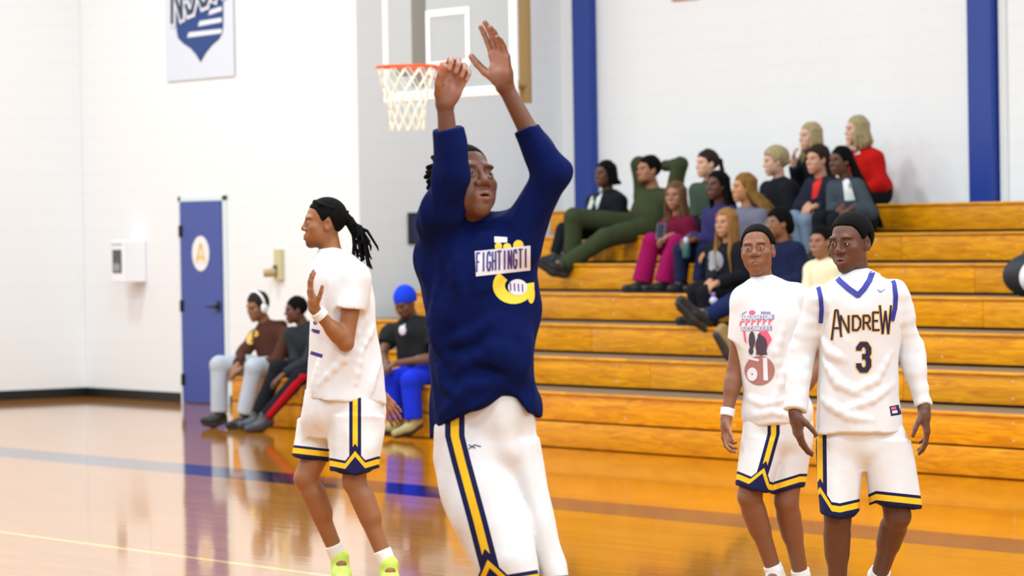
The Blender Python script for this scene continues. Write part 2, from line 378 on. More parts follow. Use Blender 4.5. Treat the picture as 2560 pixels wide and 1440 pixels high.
gb.inputs['Base Color'].default_value = lin((186, 196, 192)); gb.inputs['Roughness'].default_value = 0.05; gb.inputs['Alpha'].default_value = 0.16
MB().box((-bb_w / 2 + 0.05, -0.006, zb0 + 0.05), (bb_w / 2 - 0.05, 0.006, zb0 + H2 - 0.05)).build('glass_pane', gm, bk)
b = MB(); zi = rz + 0.0
for (x0, x1, z0, z1) in ((-0.25, 0.25, zi, zi + 0.05), (-0.305, -0.25, zi, zi + 0.457), (0.25, 0.305, zi, zi + 0.457), (-0.25, 0.25, zi + 0.407, zi + 0.457)):
    b.box((x0, -0.010, z0), (x1, -0.006, z1))
b.build('target_square', wfr, bk)
orange = mat('rim_orange', (236, 92, 30), 0.4)
ry = -0.15 - 0.229 - 0.02
b = MB(); b.torus((0, ry, rz), 0.229, 0.010); rim = b.build('rim', orange, bk, smooth=True)
b = MB(); b.box((-0.06, -0.17, rz - 0.02), (0.06, -0.012, rz + 0.01), 0.004); b.box((-0.09, -0.03, rz - 0.13), (0.09, -0.012, rz + 0.04), 0.004); b.tube((-0.05, -0.03, rz - 0.11), (-0.18, ry + 0.14, rz - 0.012), 0.007); b.tube((0.05, -0.03, rz - 0.11), (0.18, ry + 0.14, rz - 0.012), 0.007)
b.build('rim_bracket', orange, bk, smooth=True)
b = MB(); nn = 12; lv = [(0, 0.226, 0), (1, 0.205, -0.085), (2, 0.185, -0.17), (3, 0.16, -0.255), (4, 0.142, -0.335), (5, 0.134, -0.42), (6, 0.138, -0.50)]
for i in range(6):
    for j in range(nn):
        for s in (-1, 1):
            a0 = 2 * math.pi * (j + 0.5 * (i % 2)) / nn; a1 = a0 + s * math.pi / nn
            p = (lv[i][1] * math.cos(a0), ry + lv[i][1] * math.sin(a0), rz + lv[i][2]); q = (lv[i + 1][1] * math.cos(a1), ry + lv[i + 1][1] * math.sin(a1), rz + lv[i + 1][2])
            b.tube(p, q, 0.0055, n=5)
b.build('net', mat('net_cord', (244, 242, 226), 0.8), bk, smooth=True)
pole = mat('tan_pole_paint', (150, 122, 74), 0.45); polb = mat('brown_pole_paint', (104, 84, 60), 0.5)
zp = onY(1312, 258, BY + 0.22)[2]; xp = onY(1312, 100, BY + 0.22)[0] - bbx
b = MB().tube((xp, 0.22, zp), (xp, 0.22, WT), 0.048, n=20); b.tube((xp, 0.22, zp + 0.14), (bb_w / 2 - 0.14, 0.10, zp + 0.14), 0.035); b.tube((bb_w / 2 - 0.14, 0.12, zp + 0.14), (bb_w / 2 - 0.14, 0.015, zp + 0.14), 0.03); b.build('support_pole', pole, bk, smooth=True)
xq = onY(1047, 80, BY + 0.22)[0] - bbx
b = MB().tube((xq, 0.22, rz - 0.12), (xq, 0.22, WT), 0.06, n=20); b.tube((xq, 0.22, rz), (xq, 0.015, rz), 0.04); b.build('support_pole', polb, bk, smooth=True)
yp = onY(1247, 215, BY - 0.03); MB().box((yp[0] - bbx - 0.05, -0.03, yp[2] - 0.03), (yp[0] - bbx + 0.06, -0.021, yp[2] + 0.09), 0.003).build('yellow_tag', mat('tag_yellow', (250, 224, 60), 0.5), bk)
# gear bag at the right edge of the bleachers
d_ = onY(2540, 700, BF + BD * 4 + 0.05)
# ------------------------------------------------------------------ implicit-surface modelling
def dot3(v, x, y, z): return v[0] * x + v[1] * y + v[2] * z
class Prim:
    def __init__(s, lo, hi, f, k=0.02, sub=False): s.lo = np.asarray(lo); s.hi = np.asarray(hi); s.f = f; s.k = k; s.sub = sub
def rc(a, b, r1, r2=None, k=0.02, flat=None, sub=False, grow=0.0):
    """tapered capsule a->b; flat='b' cuts it square at b, 'ab' at both ends"""
    a = np.asarray(a, float); b = np.asarray(b, float); r2 = r1 if r2 is None else r2
    r1 += grow; r2 += grow; ba = b - a; L2 = float(ba @ ba) + 1e-12; L = math.sqrt(L2); R = max(r1, r2)
    def f(x, y, z):
        px, py, pz = x - a[0], y - a[1], z - a[2]
        h = dot3(ba, px, py, pz) / L2; t = np.clip(h, 0, 1)
        d = np.sqrt((px - t * ba[0]) ** 2 + (py - t * ba[1]) ** 2 + (pz - t * ba[2]) ** 2) - (r1 + (r2 - r1) * t)
        if flat and 'b' in flat: d = np.maximum(d, (h - 1) * L)
        if flat and 'a' in flat: d = np.maximum(d, -h * L)
        return d
    return Prim(np.minimum(a, b) - R, np.maximum(a, b) + R, f, k, sub)
def ell(c, axes, rad, k=0.02, sub=False, grow=0.0):
    c = np.asarray(c, float); A = np.asarray(axes, float); r = np.asarray(rad, float) + grow; R = float(r.max())
    ext = np.sqrt(((A * r[:, None]) ** 2).sum(0))
    def f(x, y, z):
        px, py, pz = x - c[0], y - c[1], z - c[2]
        u = dot3(A[0], px, py, pz); v = dot3(A[1], px, py, pz); w = dot3(A[2], px, py, pz)
        k0 = np.sqrt((u / r[0]) ** 2 + (v / r[1]) ** 2 + (w / r[2]) ** 2); k1 = np.sqrt((u / r[0] ** 2) ** 2 + (v / r[1] ** 2) ** 2 + (w / r[2] ** 2) ** 2)
        return k0 * (k0 - 1) / np.maximum(k1, 1e-6)
    return Prim(c - ext, c + ext, f, k, sub)
def _cr(xs, ys, n=60):                      # smooth resampling of ring data
    xs = np.asarray(xs, float); ys = np.asarray(ys, float)
    if len(xs) < 3:
        t = np.linspace(xs[0], xs[-1], n); return t, np.interp(t, xs, ys)
    m = np.gradient(ys, xs); t = np.linspace(xs[0], xs[-1], n); i = np.clip(np.searchsorted(xs, t) - 1, 0, len(xs) - 2)
    h = xs[i + 1] - xs[i]; s = (t - xs[i]) / h
    return t, (2 * s ** 3 - 3 * s ** 2 + 1) * ys[i] + (s ** 3 - 2 * s ** 2 + s) * h * m[i] + (-2 * s ** 3 + 3 * s ** 2) * ys[i + 1] + (s ** 3 - s ** 2) * h * m[i + 1]
def pxcoord(x, y, z):
    qx, qy, qz = x - CAM[0], y - CAM[1], z - CAM[2]
    dep = dot3(FW, qx, qy, qz)
    return 1280 + FPX * dot3(CX, qx, qy, qz) / dep, 720 - FPX * dot3(CY, qx, qy, qz) / dep, dep
def loft(d, rings, k=0.02, hem=None, top=True, topflat=False, grow=0.0):
    """stack of level oval rings (left px, right px, row px, depth offset m, depth radius m) of a garment at depth d; hem(px)->row px cuts the lower end"""
    rings = sorted(rings, key=lambda r: r[2]); ys = [r[2] for r in rings]; pm = d / FPX
    t, uc = _cr(ys, [(r[0] + r[1]) / 2 for r in rings]); _, hu = _cr(ys, [(r[1] - r[0]) / 2 * pm + grow for r in rings])
    _, zc = _cr(ys, [r[3] for r in rings]); _, hz = _cr(ys, [r[4] + grow for r in rings])
    P = []
    for r in rings:
        for xx in (r[0], r[1]):
            for dz in (-r[4], r[4]): P.append(at(xx, r[2], d - r[3] - dz))
    P = np.array(P)
    def f(x, y, z):
        u, w, dep = pxcoord(x, y, z); zz = d - dep
        wc = np.clip(w, ys[0], ys[-1])
        cu = np.interp(wc, t, uc); ru = np.maximum(np.interp(wc, t, hu), 0.004); cz = np.interp(wc, t, zc); rzz = np.maximum(np.interp(wc, t, hz), 0.004)
        a = (u - cu) * pm; b = zz - cz
        k0 = np.sqrt((a / ru) ** 2 + (b / rzz) ** 2); k1 = np.sqrt((a / ru ** 2) ** 2 + (b / rzz ** 2) ** 2)
        dd = k0 * (k0 - 1) / np.maximum(k1, 1e-6)
        dd = np.maximum(dd, (ys[0] - w) * pm)
        dd = np.maximum(dd, (w - (hem(u) if hem else ys[-1])) * pm)
        return dd
    return Prim(P.min(0) - 0.01 - grow, P.max(0) + 0.01 + grow, f, k)
def evalf(prims, lo, hi, h, disp=None):
    n = np.maximum(3, np.ceil((hi - lo) / h).astype(int) + 1)
    ax = [lo[i] + h * np.arange(n[i]) for i in range(3)]
    D = np.full(n, 0.5, np.float32)
    for p in prims:
        mg = p.k + 2.5 * h
        s = []
        for i in range(3):
            a = int(max(0, math.floor((p.lo[i] - mg - lo[i]) / h))); b = int(min(n[i], math.ceil((p.hi[i] + mg - lo[i]) / h) + 1)); s.append(slice(a, b))
        if any(q.stop - q.start < 1 for q in s): continue
        x = ax[0][s[0]][:, None, None]; y = ax[1][s[1]][None, :, None]; z = ax[2][s[2]][None, None, :]
        v = p.f(x, y, z); c = D[s[0], s[1], s[2]]
        if p.sub:
            v = -v; hh = np.clip(0.5 - 0.5 * (v - c) / p.k, 0, 1); r = v + (c - v) * hh + p.k * hh * (1 - hh)
        elif p.k < 1e-4: r = np.minimum(c, v)
        else:
            hh = np.clip(0.5 + 0.5 * (v - c) / p.k, 0, 1); r = v + (c - v) * hh - p.k * hh * (1 - hh)
        D[s[0], s[1], s[2]] = r
    if disp is not None:
        band = np.abs(D) < 0.03
        I = np.nonzero(band); D[I] += disp(ax[0][I[0]], ax[1][I[1]], ax[2][I[2]])
    return D
_E = [(0, 1), (2, 3), (4, 5), (6, 7), (0, 2), (1, 3), (4, 6), (5, 7), (0, 4), (1, 5), (2, 6), (3, 7)]
_C = np.array([[(i >> 2) & 1, (i >> 1) & 1, i & 1] for i in range(8)], float)
def snet(D, lo, h):
    S = D < 0; n = np.array(D.shape)
    cs = [S[a:n[0] - 1 + a, b:n[1] - 1 + b, c:n[2] - 1 + c] for a in (0, 1) for b in (0, 1) for c in (0, 1)]
    cnt = sum(c.astype(np.uint8) for c in cs); act = (cnt > 0) & (cnt < 8)
    I = np.nonzero(act); N = len(I[0]); idx = np.full(act.shape, -1, np.int32); idx[I] = np.arange(N)
    if N == 0: return np.zeros((0, 3)), np.zeros((0, 4), int)
    V = np.stack([D[I[0] + a, I[1] + b, I[2] + c] for a in (0, 1) for b in (0, 1) for c in (0, 1)], 1)
    acc = np.zeros((N, 3)); w = np.zeros(N)
    for a, b in _E:
        m = (V[:, a] < 0) != (V[:, b] < 0); t = np.where(m, V[:, a] / np.where(m, V[:, a] - V[:, b], 1), 0)
        acc += np.where(m[:, None], _C[a] + t[:, None] * (_C[b] - _C[a]), 0); w += m
    P = lo + h * (np.stack(I, 1) + acc / w[:, None])
    Q = []
    for axi in range(3):
        sl0 = [slice(1, n[i] - 1) for i in range(3)]; sl1 = list(sl0); sl0[axi] = slice(0, n[axi] - 1); sl1[axi] = slice(1, n[axi])
        A = S[tuple(sl0)]; B = S[tuple(sl1)]; J = np.nonzero(A != B)
        if not len(J[0]): continue
        g = [J[i] + (0 if i == axi else 1) for i in range(3)]
        o1, o2 = [(1, 2), (2, 0), (0, 1)][axi]
        def cell(d1, d2):
            q = [g[0].copy(), g[1].copy(), g[2].copy()]; q[o1] = q[o1] - d1; q[o2] = q[o2] - d2; return idx[q[0], q[1], q[2]]
        q = np.stack([cell(1, 1), cell(0, 1), cell(0, 0), cell(1, 0)], 1)
        fl = ~A[J]; q[fl] = q[fl][:, ::-1]
        Q.append(q)
    Q = np.concatenate(Q); Q = Q[(Q >= 0).all(1)]
    return P, Q
def bounds(prims, pad):
    pr = [p for p in prims if not p.sub]
    return np.min([p.lo for p in pr], 0) - pad, np.max([p.hi for p in pr], 0) + pad
def facen(V, Q):
    a = V[Q[:, 2]] - V[Q[:, 0]]; b = V[Q[:, 3]] - V[Q[:, 1]]; n = np.cross(a, b); return n / (np.linalg.norm(n, axis=1)[:, None] + 1e-12)
def compact(V, Q):
    u, inv = np.unique(Q, return_inverse=True); return V[u], inv.reshape(Q.shape)
def surf(prims, h, caps=(), hemf=(), disp=None, box=None):
    """polygonise; caps: (point, normal, radius) flat ends that stay open; hemf: f(V)->signed metres, open where ~0"""
    lo, hi = bounds(prims, 0.02 + 2 * h) if box is None else box
    D = evalf(prims, np.asarray(lo, float), np.asarray(hi, float), h, disp)
    V, Q = snet(D, np.asarray(lo, float), h)
    if False:
        c = V[Q].mean(1); n = facen(V, Q); kill = np.zeros(len(Q), bool)
        for (p, d, R) in caps:
            q = c - p; a = q @ d; kill |= (np.abs(a) < 0.9 * h) & (np.abs(n @ d) > 0.6) & (np.linalg.norm(q - a[:, None] * d, axis=1) < R)
        for f in hemf:
            kill |= (np.abs(f(c)) < 0.9 * h) & (n[:, 2] < -0.55)
        V, Q = compact(V, Q[~kill])
    return V, Q
def folds2(a, seed, f=12, st=(1, 1, .45)):
    A, B = folds(a, seed, f, st), folds(a * .45, seed + 7, f * 2.3, st); return lambda x, y, z: A(x, y, z) + B(x, y, z)
def folds(amp, seed, freq=14.0, stretch=(1, 1, 0.35)):
    r = np.random.RandomState(seed); W = r.normal(size=(6, 3)) * np.array(stretch) * freq; ph = r.rand(6) * 6.28; W2 = r.normal(size=(3, 3)) * 4
    def f(x, y, z):
        w = np.sin(dot3(W2[0], x, y, z)) * 1.6; s = 0
        for i in range(6): s = s + np.sin(dot3(W[i], x, y, z) + ph[i] + w * (1 + 0.3 * i))
        s = np.clip(s / 2.4, -1.3, 1.3); return amp * np.where(s > 0, s * .55, s)
    return f
# ------------------------------------------------------------------ heads, hands, bodies
def frame(yaw, pitch=0.0, roll=0.0):
    """head axes (side, forward, up): yaw 0 looks at the camera, + turns to the picture's right; pitch + looks up"""
    hz = nrm([-FW[0], -FW[1], 0]); y, p, r = (math.radians(v) for v in (yaw, pitch, roll))
    f = math.cos(y) * hz + math.sin(y) * R0; s = nrm(math.cos(y) * R0 - math.sin(y) * hz)
    f2 = math.cos(p) * f + math.sin(p) * UP; u = math.cos(p) * UP - math.sin(p) * f
    s2 = math.cos(r) * s + math.sin(r) * u; u2 = math.cos(r) * u - math.sin(r) * s
    return np.array([s2, f2, u2])
class Head:
    def __init__(s, c, ax, sc=1.0, wide=1.0, nose=1.0, lips=1.0, mouth=0.0, jaw=1.0):
        s.c = np.asarray(c, float); s.ax = ax; s.sc = sc; s.wide = wide; s.nose = nose; s.lips = lips; s.mouth = mouth; s.jaw = jaw
    def w(s, x, y, z): return s.c + s.sc * (x * s.wide * s.ax[0] + y * s.ax[1] + z * s.ax[2])
    def local(s, P): q = (P - s.c) / s.sc; q = q @ s.ax.T; q[:, 0] /= s.wide; return q
    def S(s, x, y, z, r, k=0.012, sub=False):
        r = (r, r, r) if isinstance(r, (int, float)) else r
        return ell(s.w(x, y, z), s.ax, [r[0] * s.sc * s.wide, r[1] * s.sc, r[2] * s.sc], k * s.sc, sub)
    def R(s, a, b, r1, r2, k=0.01, sub=False): return rc(s.w(*a), s.w(*b), r1 * s.sc, r2 * s.sc, k * s.sc, sub=sub)
    def prims(s, fine=True):
        L = [s.S(0, -.014, .034, (.075, .096, .087), .02), s.S(0, .022, -.028, (.060, .062, .080), .03), s.S(0, .048, -.072, (.037 * s.jaw, .036, .040), .03),
             s.S(0, .066, -.102, (.024 * s.jaw, .018, .018), .025)]
        for q in (-1, 1):
            L += [s.S(q * .042 * s.jaw, .006, -.060, (.020, .03, .030), .03), s.S(q * .044, .056, -.018, (.024, .022, .02), .02), s.S(q * .038, .040, -.048, (.022, .026, .030), .03), s.S(q * .03, .074, .03, (.026, .013, .010), .016)]
            L += [s.S(q * .079, -.014, -.006, (.008, .019, .031), .008), s.S(q * .074, -.004, -.02, (.007, .012, .016), .008)]
            if fine: L += [s.S(q * .084, -.010, -.002, (.006, .009, .016), .006, True)]
        nw = s.nose
        L += [s.R((0, .083, .016), (0, .098, -.020), .0085, .0105 * nw, .012), s.S(0, .0985, -.026, (.0125 * nw, .0125, .0105), .008)]
        for q in (-1, 1): L += [s.S(q * .0150 * nw, .0895, -.030, (.0095 * nw, .0105, .0085), .007)]
        for q in (-1, 1):
            L += [s.S(q * .032, .1 if fine else .1035, .004, (.021, .02, .012), .016, True)]
            if fine:
                L += [s.S(q * .032, .0725, .003, (.0175, .0150, .0140), .006), s.S(q * .0325, .0900, .0020, (.0135, .0095, .0043), .0012, True)]
        lp = s.lips; op = s.mouth
        L += [s.S(0, .076, -.066, (.030, .014, .02), .016)]
        for q in (-1, 1):
            L += [s.R((q * .025, .080, -.067), (q * .006, .0925, -.0610 + op * .3), .0040, .0060 * lp, .005), s.R((q * .024, .079, -.0685), (0, .0910, -.0735 - op), .0040, .0075 * lp, .005)]
        if op > 0: L += [s.S(0, .098, -.067 - op * .3, (.023, .016, .0016 + op * .45), .002, True)]
        elif fine: L += [s.S(0, .099, -.0675, (.026, .012, .0010), .003, True)]
        return L
    def tint(s, P, base, brow=(28, 20, 16), lip=None, beard=0.0, fade=0.0, stub=None, eyes=True):
        base = np.array(lin(base)[:3]); C = np.tile(base, (len(P), 1)); q = s.local(P); x, y, z = q[:, 0], q[:, 1], q[:, 2]; ax = np.abs(x)
        def put(m, col, a): C[:] = C * (1 - (m * a)[:, None]) + np.array(col) * (m * a)[:, None]
        near = (np.abs(z) < .16) & (np.abs(y) < .14) & (ax < .1)
        sm = lambda e0, e1, v: np.clip((v - e0) / (e1 - e0), 0, 1)
        f = near & (y > .045)
        lipc = lin(lip)[:3] if lip else base * np.array([1.0, .80, .80])
        put(f * sm(1.15, .85, np.sqrt((x / .026) ** 2 + ((z + .068 + s.mouth * .4) / (.0135 + s.mouth * .7)) ** 2)), lipc, .55)
        if s.mouth > 0: put(f * sm(1.1, .8, np.sqrt((x / .015) ** 2 + ((z + .067 + s.mouth * .3) / (.002 + s.mouth * .5)) ** 2)) * (y < .097), (.03, .012, .01), .9)
        bz = .0265 - 4 * (ax - .03) ** 2; put(f * sm(.0045, .002, np.abs(z - bz)) * sm(.011, .015, ax) * sm(.052, .046, ax), lin(brow)[:3], .7)
        if eyes: put(f * sm(1.3, .8, np.sqrt(((ax - .032) / .0135) ** 2 + ((z - .003) / .006) ** 2)), (.012, .008, .006), .92)
        hc = lin(brow)[:3] if stub is None else lin(stub)[:3]
        if beard: put(near * sm(-.070, -.098, z + .25 * (ax - .02).clip(0)) * sm(.0, .03, y), hc, beard); put(f * sm(.010, .005, np.abs(z + .052)) * sm(.03, .02, ax), hc, beard * .7)
        if fade: put(near * sm(.0, .06, z + .35 * (-.02 - y)) * sm(.03, .0, y), hc, fade)
        return C
    def haircap(s, thick=0.01, line='short', k=0.012, grow=(0, 0, 0), shift=(0, 0)):
        """close hair shell kept above a hairline that runs forehead - temple - sideburn - ear - nape"""
        LN = {'short': ([-.12, -.085, -.05, -.022, -.012, .012, .022, .036, .052, .07, .12], [-.075, -.07, -.045, .022, .026, .0, .004, .035, .060, .066, .070]),
              'high': ([-.12, -.085, -.05, -.02, .0, .02, .045, .06, .08, .12], [-.03, -.02, .01, .035, .045, .05, .062, .072, .078, .085]),
              'full': ([-.12, -.085, -.05, -.02, .0, .02, .036, .052, .07, .12], [-.11, -.11, -.10, -.07, -.05, -.01, .035, .064, .072, .078]),
              'beanie': ([-.12, -.05, .0, .05, .12], [-.03, -.01, .01, .03, .045])}[line]
        ys_, zs_ = np.array(LN[0]) + shift[0], np.array(LN[1]) + shift[1]
        base = s.S(0, -.016 - thick * .55, .038, (.0765 + thick + grow[0], .0965 + thick * .75 + grow[1], .088 + thick + grow[2]), k); bf = base.f; c, ax, sc = s.c, s.ax, s.sc
        def f(x, y, z):
            dd = bf(x, y, z); q = (x - c[0], y - c[1], z - c[2]); ly = dot3(ax[1], *q) / sc; lz = dot3(ax[2], *q) / sc
            e = (np.interp(ly, ys_, zs_) - lz) * sc * .7
            hh = np.clip(.5 + .5 * (e - dd) / .010, 0, 1); return dd + (e - dd) * hh + .010 * hh * (1 - hh)
        base.f = f; return base
def hand(wr, d, n, th, curl=0.35, sc=1.0, spread=0.1, thumb=0.5, k=0.006):
    """wrist point, finger direction d, palm normal n, thumb side vector th"""
    d = nrm(d); n = nrm(n - d * (np.dot(n, d))); t = np.cross(d, n); t = t if np.dot(t, th) > 0 else -t
    L = []; P = lambda a, b, c: wr + sc * (a * d + b * t + c * n)
    kn = [(.092, .030, 0), (.096, .010, -.003), (.090, -.010, -.002), (.082, -.028, .001)]
    L += [rc(wr, P(.035, .012, 0), .024 * sc, .024 * sc, .012), rc(wr, P(.035, -.012, 0), .023 * sc, .022 * sc, .012)]
    for q in kn: L.append(rc(P(.02, q[1] * .6, 0), P(*q), .0155 * sc, .0115 * sc, .010))
    L.append(rc(P(.02, .02, .006), P(.055, .026, .008), .017 * sc, .012 * sc, .012))
    ln = [(.042, .026, .020), (.046, .030, .022), (.043, .028, .021), (.034, .021, .018)]; rd = [.0092, .0095, .009, .008]
    for i, q in enumerate(kn):
        p = P(*q); a = 0.0; sp = spread * (1.5 - i); cu = curl * (0.85 + 0.12 * i) if not isinstance(curl, (list, tuple)) else curl[i]
        for j, l in enumerate(ln[i]):
            a += cu * (0.8 if j == 0 else 1.0)
            dr = nrm(math.cos(a) * (d * math.cos(sp) + t * math.sin(sp)) + math.sin(a) * n)
            e = p + dr * l * sc; L.append(rc(p, e, rd[i] * sc * (1 - .08 * j), rd[i] * sc * (1 - .08 * (j + 1)), .004 if j else .006)); p = e
    p = P(.022, .026, .008); dr = nrm(d * .75 + t * (.75 * (1 - thumb * .5)) + n * (.25 + .5 * thumb))
    for j, l in enumerate((.038, .032, .026)):
        e = p + dr * l * sc; L.append(rc(p, e, (.0135 - .0015 * j) * sc, (.0122 - .0015 * j) * sc, .008 if j == 0 else .004)); p = e; dr = nrm(dr + d * .25 + n * .12 * thumb - t * .2 * thumb)
    return L
def body_prims(J, w=1.0, arm=1.0, leg=1.0, belly=1.0, bust=0.0):
    up = nrm(J['neck'] - J['pel']); sd = nrm(J['shR'] - J['shL']); fr = nrm(np.cross(up, sd)); sd = np.cross(fr, up); A = np.array([sd, fr, up]); T = np.linalg.norm(J['neck'] - J['pel'])
    if np.dot(fr, FW) > 0 and J.get('back') is None: fr = -fr
    A = np.array([sd, fr, up]); at_ = lambda t, f=0.0: J['pel'] + up * T * t + fr * f
    L = [ell(at_(.70, .0), A, (.155 * w, .108 * w, .19 * T / .5), .04), ell(at_(.36, .01 * belly), A, (.135 * w * belly, .098 * w * belly, .2 * T / .5), .05), ell(at_(.06), A, (.158 * w, .112 * w, .125), .05)]
    if bust: L += [ell(at_(.66, .085 * w) + sd * q * .07 * w, A, (.06, .05, .06), .04) for q in (-1, 1)]
    for s in 'LR':
        L += [rc(J['neck'] - up * .045, J['sh' + s] - up * .01, .056 * w, .05 * arm, .05)]
        L += [rc(J['sh' + s], J['el' + s], .053 * arm, .040 * arm, .03), rc(J['el' + s], J['wr' + s], .040 * arm, .0265 * arm, .015)]
        m = J['el' + s] * .75 + J['wr' + s] * .25; L += [rc(m, J['el' + s] * .6 + J['wr' + s] * .4, .043 * arm, .040 * arm, .02)]
        L += [rc(J['hip' + s], J['kn' + s], .086 * leg, .058 * leg, .04), rc(J['kn' + s], J['an' + s], .054 * leg, .036 * leg, .02)]
        a, b = J['kn' + s], J['an' + s]; back = J.get('calf', -fr) * .016
        L += [rc(a * .82 + b * .18 + back, a * .6 + b * .4 + back, .056 * leg, .050 * leg, .03), rc(J['an' + s], J['an' + s] * .75 + J['toe' + s] * .25, .036, .03, .02)]
    L += [rc(J['neck'] - up * .05, J.get('hb', J['head'] + (J['neck'] - J['head']) * .35), .060 * w, .050, .02)]
    return L, A
def clipped(p, d, hem):
    f0 = p.f
    def f(x, y, z):
        u, w, dep = pxcoord(x, y, z); return np.maximum(f0(x, y, z), (w - hem(u)) * d / FPX)
    p.f = f; return p
def torso_cover(J, d, hem, grow=.012, w=1.0, arm=1.0, belly=1.0, top=True):
    """the body's own trunk and shoulder shapes a little enlarged, so that cloth always lies outside the skin"""
    P, A = body_prims(J, w=w, arm=arm, belly=belly); L = [P[0], P[1], P[2]] if top else [P[1], P[2]]
    out = []
    up = A[2]; T = np.linalg.norm(J['neck'] - J['pel'])
    fr = A[1]; at_ = lambda t, f=0.0: J['pel'] + up * T * t + fr * f
    if top: out += [ell(at_(.70), A, (.155 * w, .108 * w, .19 * T / .5), .04, grow=grow)]
    out += [ell(at_(.36, .01 * belly), A, (.135 * w * belly, .098 * w * belly, .2 * T / .5), .04, grow=grow), ell(at_(.06), A, (.158 * w, .112 * w, .125), .04, grow=grow)]
    if top:
        for s in 'LR': out.append(rc(J['neck'] - up * .058, J['sh' + s] - up * .012, .056 * w, .05 * arm, .04, grow=grow * .8))
    return [clipped(q, d, hem) for q in out] if hem else out
def merge(pieces):
    Vs, Qs, o = [], [], 0
    for V, Q in pieces: Vs.append(V); Qs.append(Q + o); o += len(V)
    return np.concatenate(Vs), np.concatenate(Qs)
def inbox(P, b, m): return ((P > b[0] + m) & (P < b[1] - m)).all(1)
def add_tone(me, C):
    a = me.color_attributes.new('tone', 'FLOAT_COLOR', 'POINT'); c = np.ones((len(C), 4), np.float32); c[:, :3] = C; a.data.foreach_set('color', c.ravel())
EYEW = mat('eye_white', (222, 214, 206), 0.25); EYED = mat('eye_dark', (24, 15, 11), 0.12)
def eye_mesh(c, r, gaze):
    bm = bmesh.new(); bmesh.ops.create_uvsphere(bm, u_segments=24, v_segments=24, radius=r)
    M = Vector(gaze).to_track_quat('Z', 'Y').to_matrix()
    for v in bm.verts: v.co = M @ v.co
    for f in bm.faces:
        f.smooth = True; f.material_index = 1 if f.calc_center_median().normalized().dot(Vector(gaze).normalized()) > 0.84 else 0
    me = bpy.data.meshes.new('eye'); bm.to_mesh(me); bm.free(); me.materials.append(EYEW); me.materials.append(EYED); return me
class Person:
    """the skin is one mesh (top level); garments, hair and eyes are its children, all in coordinates about the base point"""
    def __init__(s, J, head, hands, skin, hb=0.008, hh=0.003, hd=0.0035, label='', group=None, tint=None, eyes=False, gaze=None, extra=(), **bk):
        s.J = J; s.H = head; J['hb'] = head.w(0, -.024, -.055)
        P, s.A = body_prims(J, **bk); hp = head.prims(fine=hh < 0.0045); allp = P + hp + list(hands) + list(extra)
        s.base = np.array([J['pel'][0], J['pel'][1], 0.0])
        boxes = []
        hb_ = (bounds(hp, .012)); boxes.append((hb_[0], hb_[1], hh))
        for hnd in ([hands] if len(hands) else []):
            n = len(hnd) // 2 if bk.get('onehand') is None else len(hnd)
        for grp in J.get('_hands', []):
            if grp: b = bounds(grp, .012); boxes.append((b[0], b[1], hd))
        lo, hi = bounds(allp, .02 + 2 * hb)
        V, Q = surf(allp, hb, box=(lo, hi)); c = V[Q].mean(1); keep = np.ones(len(Q), bool)
        for b in boxes: keep &= ~inbox(c, b, hb * 1.2)
        pcs = [compact(V, Q[keep])]; done = []
        for b in boxes:
            V, Q = surf(allp, b[2], box=(b[0], b[1])); c = V[Q].mean(1); kp = np.ones(len(Q), bool)
            for d in done: kp &= ~inbox(c, d, 0.004)
            if kp.any(): pcs.append(compact(V, Q[kp]))
            done.append(b)
        V, Q = merge(pcs); s.V = V; s.Q = Q
        C = head.tint(V, skin, eyes=not eyes, **(tint or {}))
        me = mesh_np('person', V - s.base, Q, skinmat())
        if J.get('_palm') is not None:
            nv = np.zeros(len(V) * 3, np.float32); me.vertex_normals.foreach_get('vector', nv); nv = nv.reshape(-1, 3)
            for grp, pn in zip(J['_hands'], J['_palm']):
                b = bounds(grp, .002); bc = (b[0] + b[1]) / 2; wr_ = min((J['wrL'], J['wrR']), key=lambda q: np.linalg.norm(q - bc)); m = inbox(V, b, 0) * np.clip(nv @ nrm(pn) * 1.6 - .1, 0, 1) * .7 * np.clip(((V - wr_) @ nrm(bc - wr_)) / .06, 0, 1)
                C = C * (1 - m[:, None]) + np.array(lin((206, 150, 128))[:3]) * m[:, None]
        add_tone(me, C)
        s.o = link('person', me, None, tuple(s.base), label=label, category='person')
        if group: s.o['group'] = group
        if eyes:
            for q in (-1, 1):
                c = head.w(q * .032, .0738, .0025); g = head.ax[1] if gaze is None else nrm(gaze)
                o = link('eye', eye_mesh(c, .0125 * head.sc, g), s.o); o.location = tuple(c - s.base)
    def part(s, name, prims, m, h=0.008, caps=(), hemf=(), disp=None, solid=0.0, parent=None, attrs=None, **props):
        V, Q = surf(prims, h, caps, hemf, disp)
        me = mesh_np(name, V - s.base, Q, m)
        if attrs:
            for k, f in attrs.items():
                a = me.attributes.new(k, 'FLOAT', 'POINT'); a.data.foreach_set('value', np.asarray(f(V), np.float32))
        o = link(name, me, parent or s.o, **props)
        if False: md = o.modifiers.new('thickness', 'SOLIDIFY'); md.thickness = solid; md.offset = -1
        o_geo[o.name] = (V, Q); return o
    def mesh(s, name, V, Q, m, parent=None, smooth=True):
        return link(name, mesh_np(name, np.asarray(V) - s.base, Q, m, smooth), parent or s.o)
o_geo = {}
def tube_prims(pts, r, k=0.004):
    r = r if isinstance(r, (list, tuple)) else [r] * len(pts)
    return [rc(pts[i], pts[i + 1], r[i], r[i + 1], k) for i in range(len(pts) - 1)]
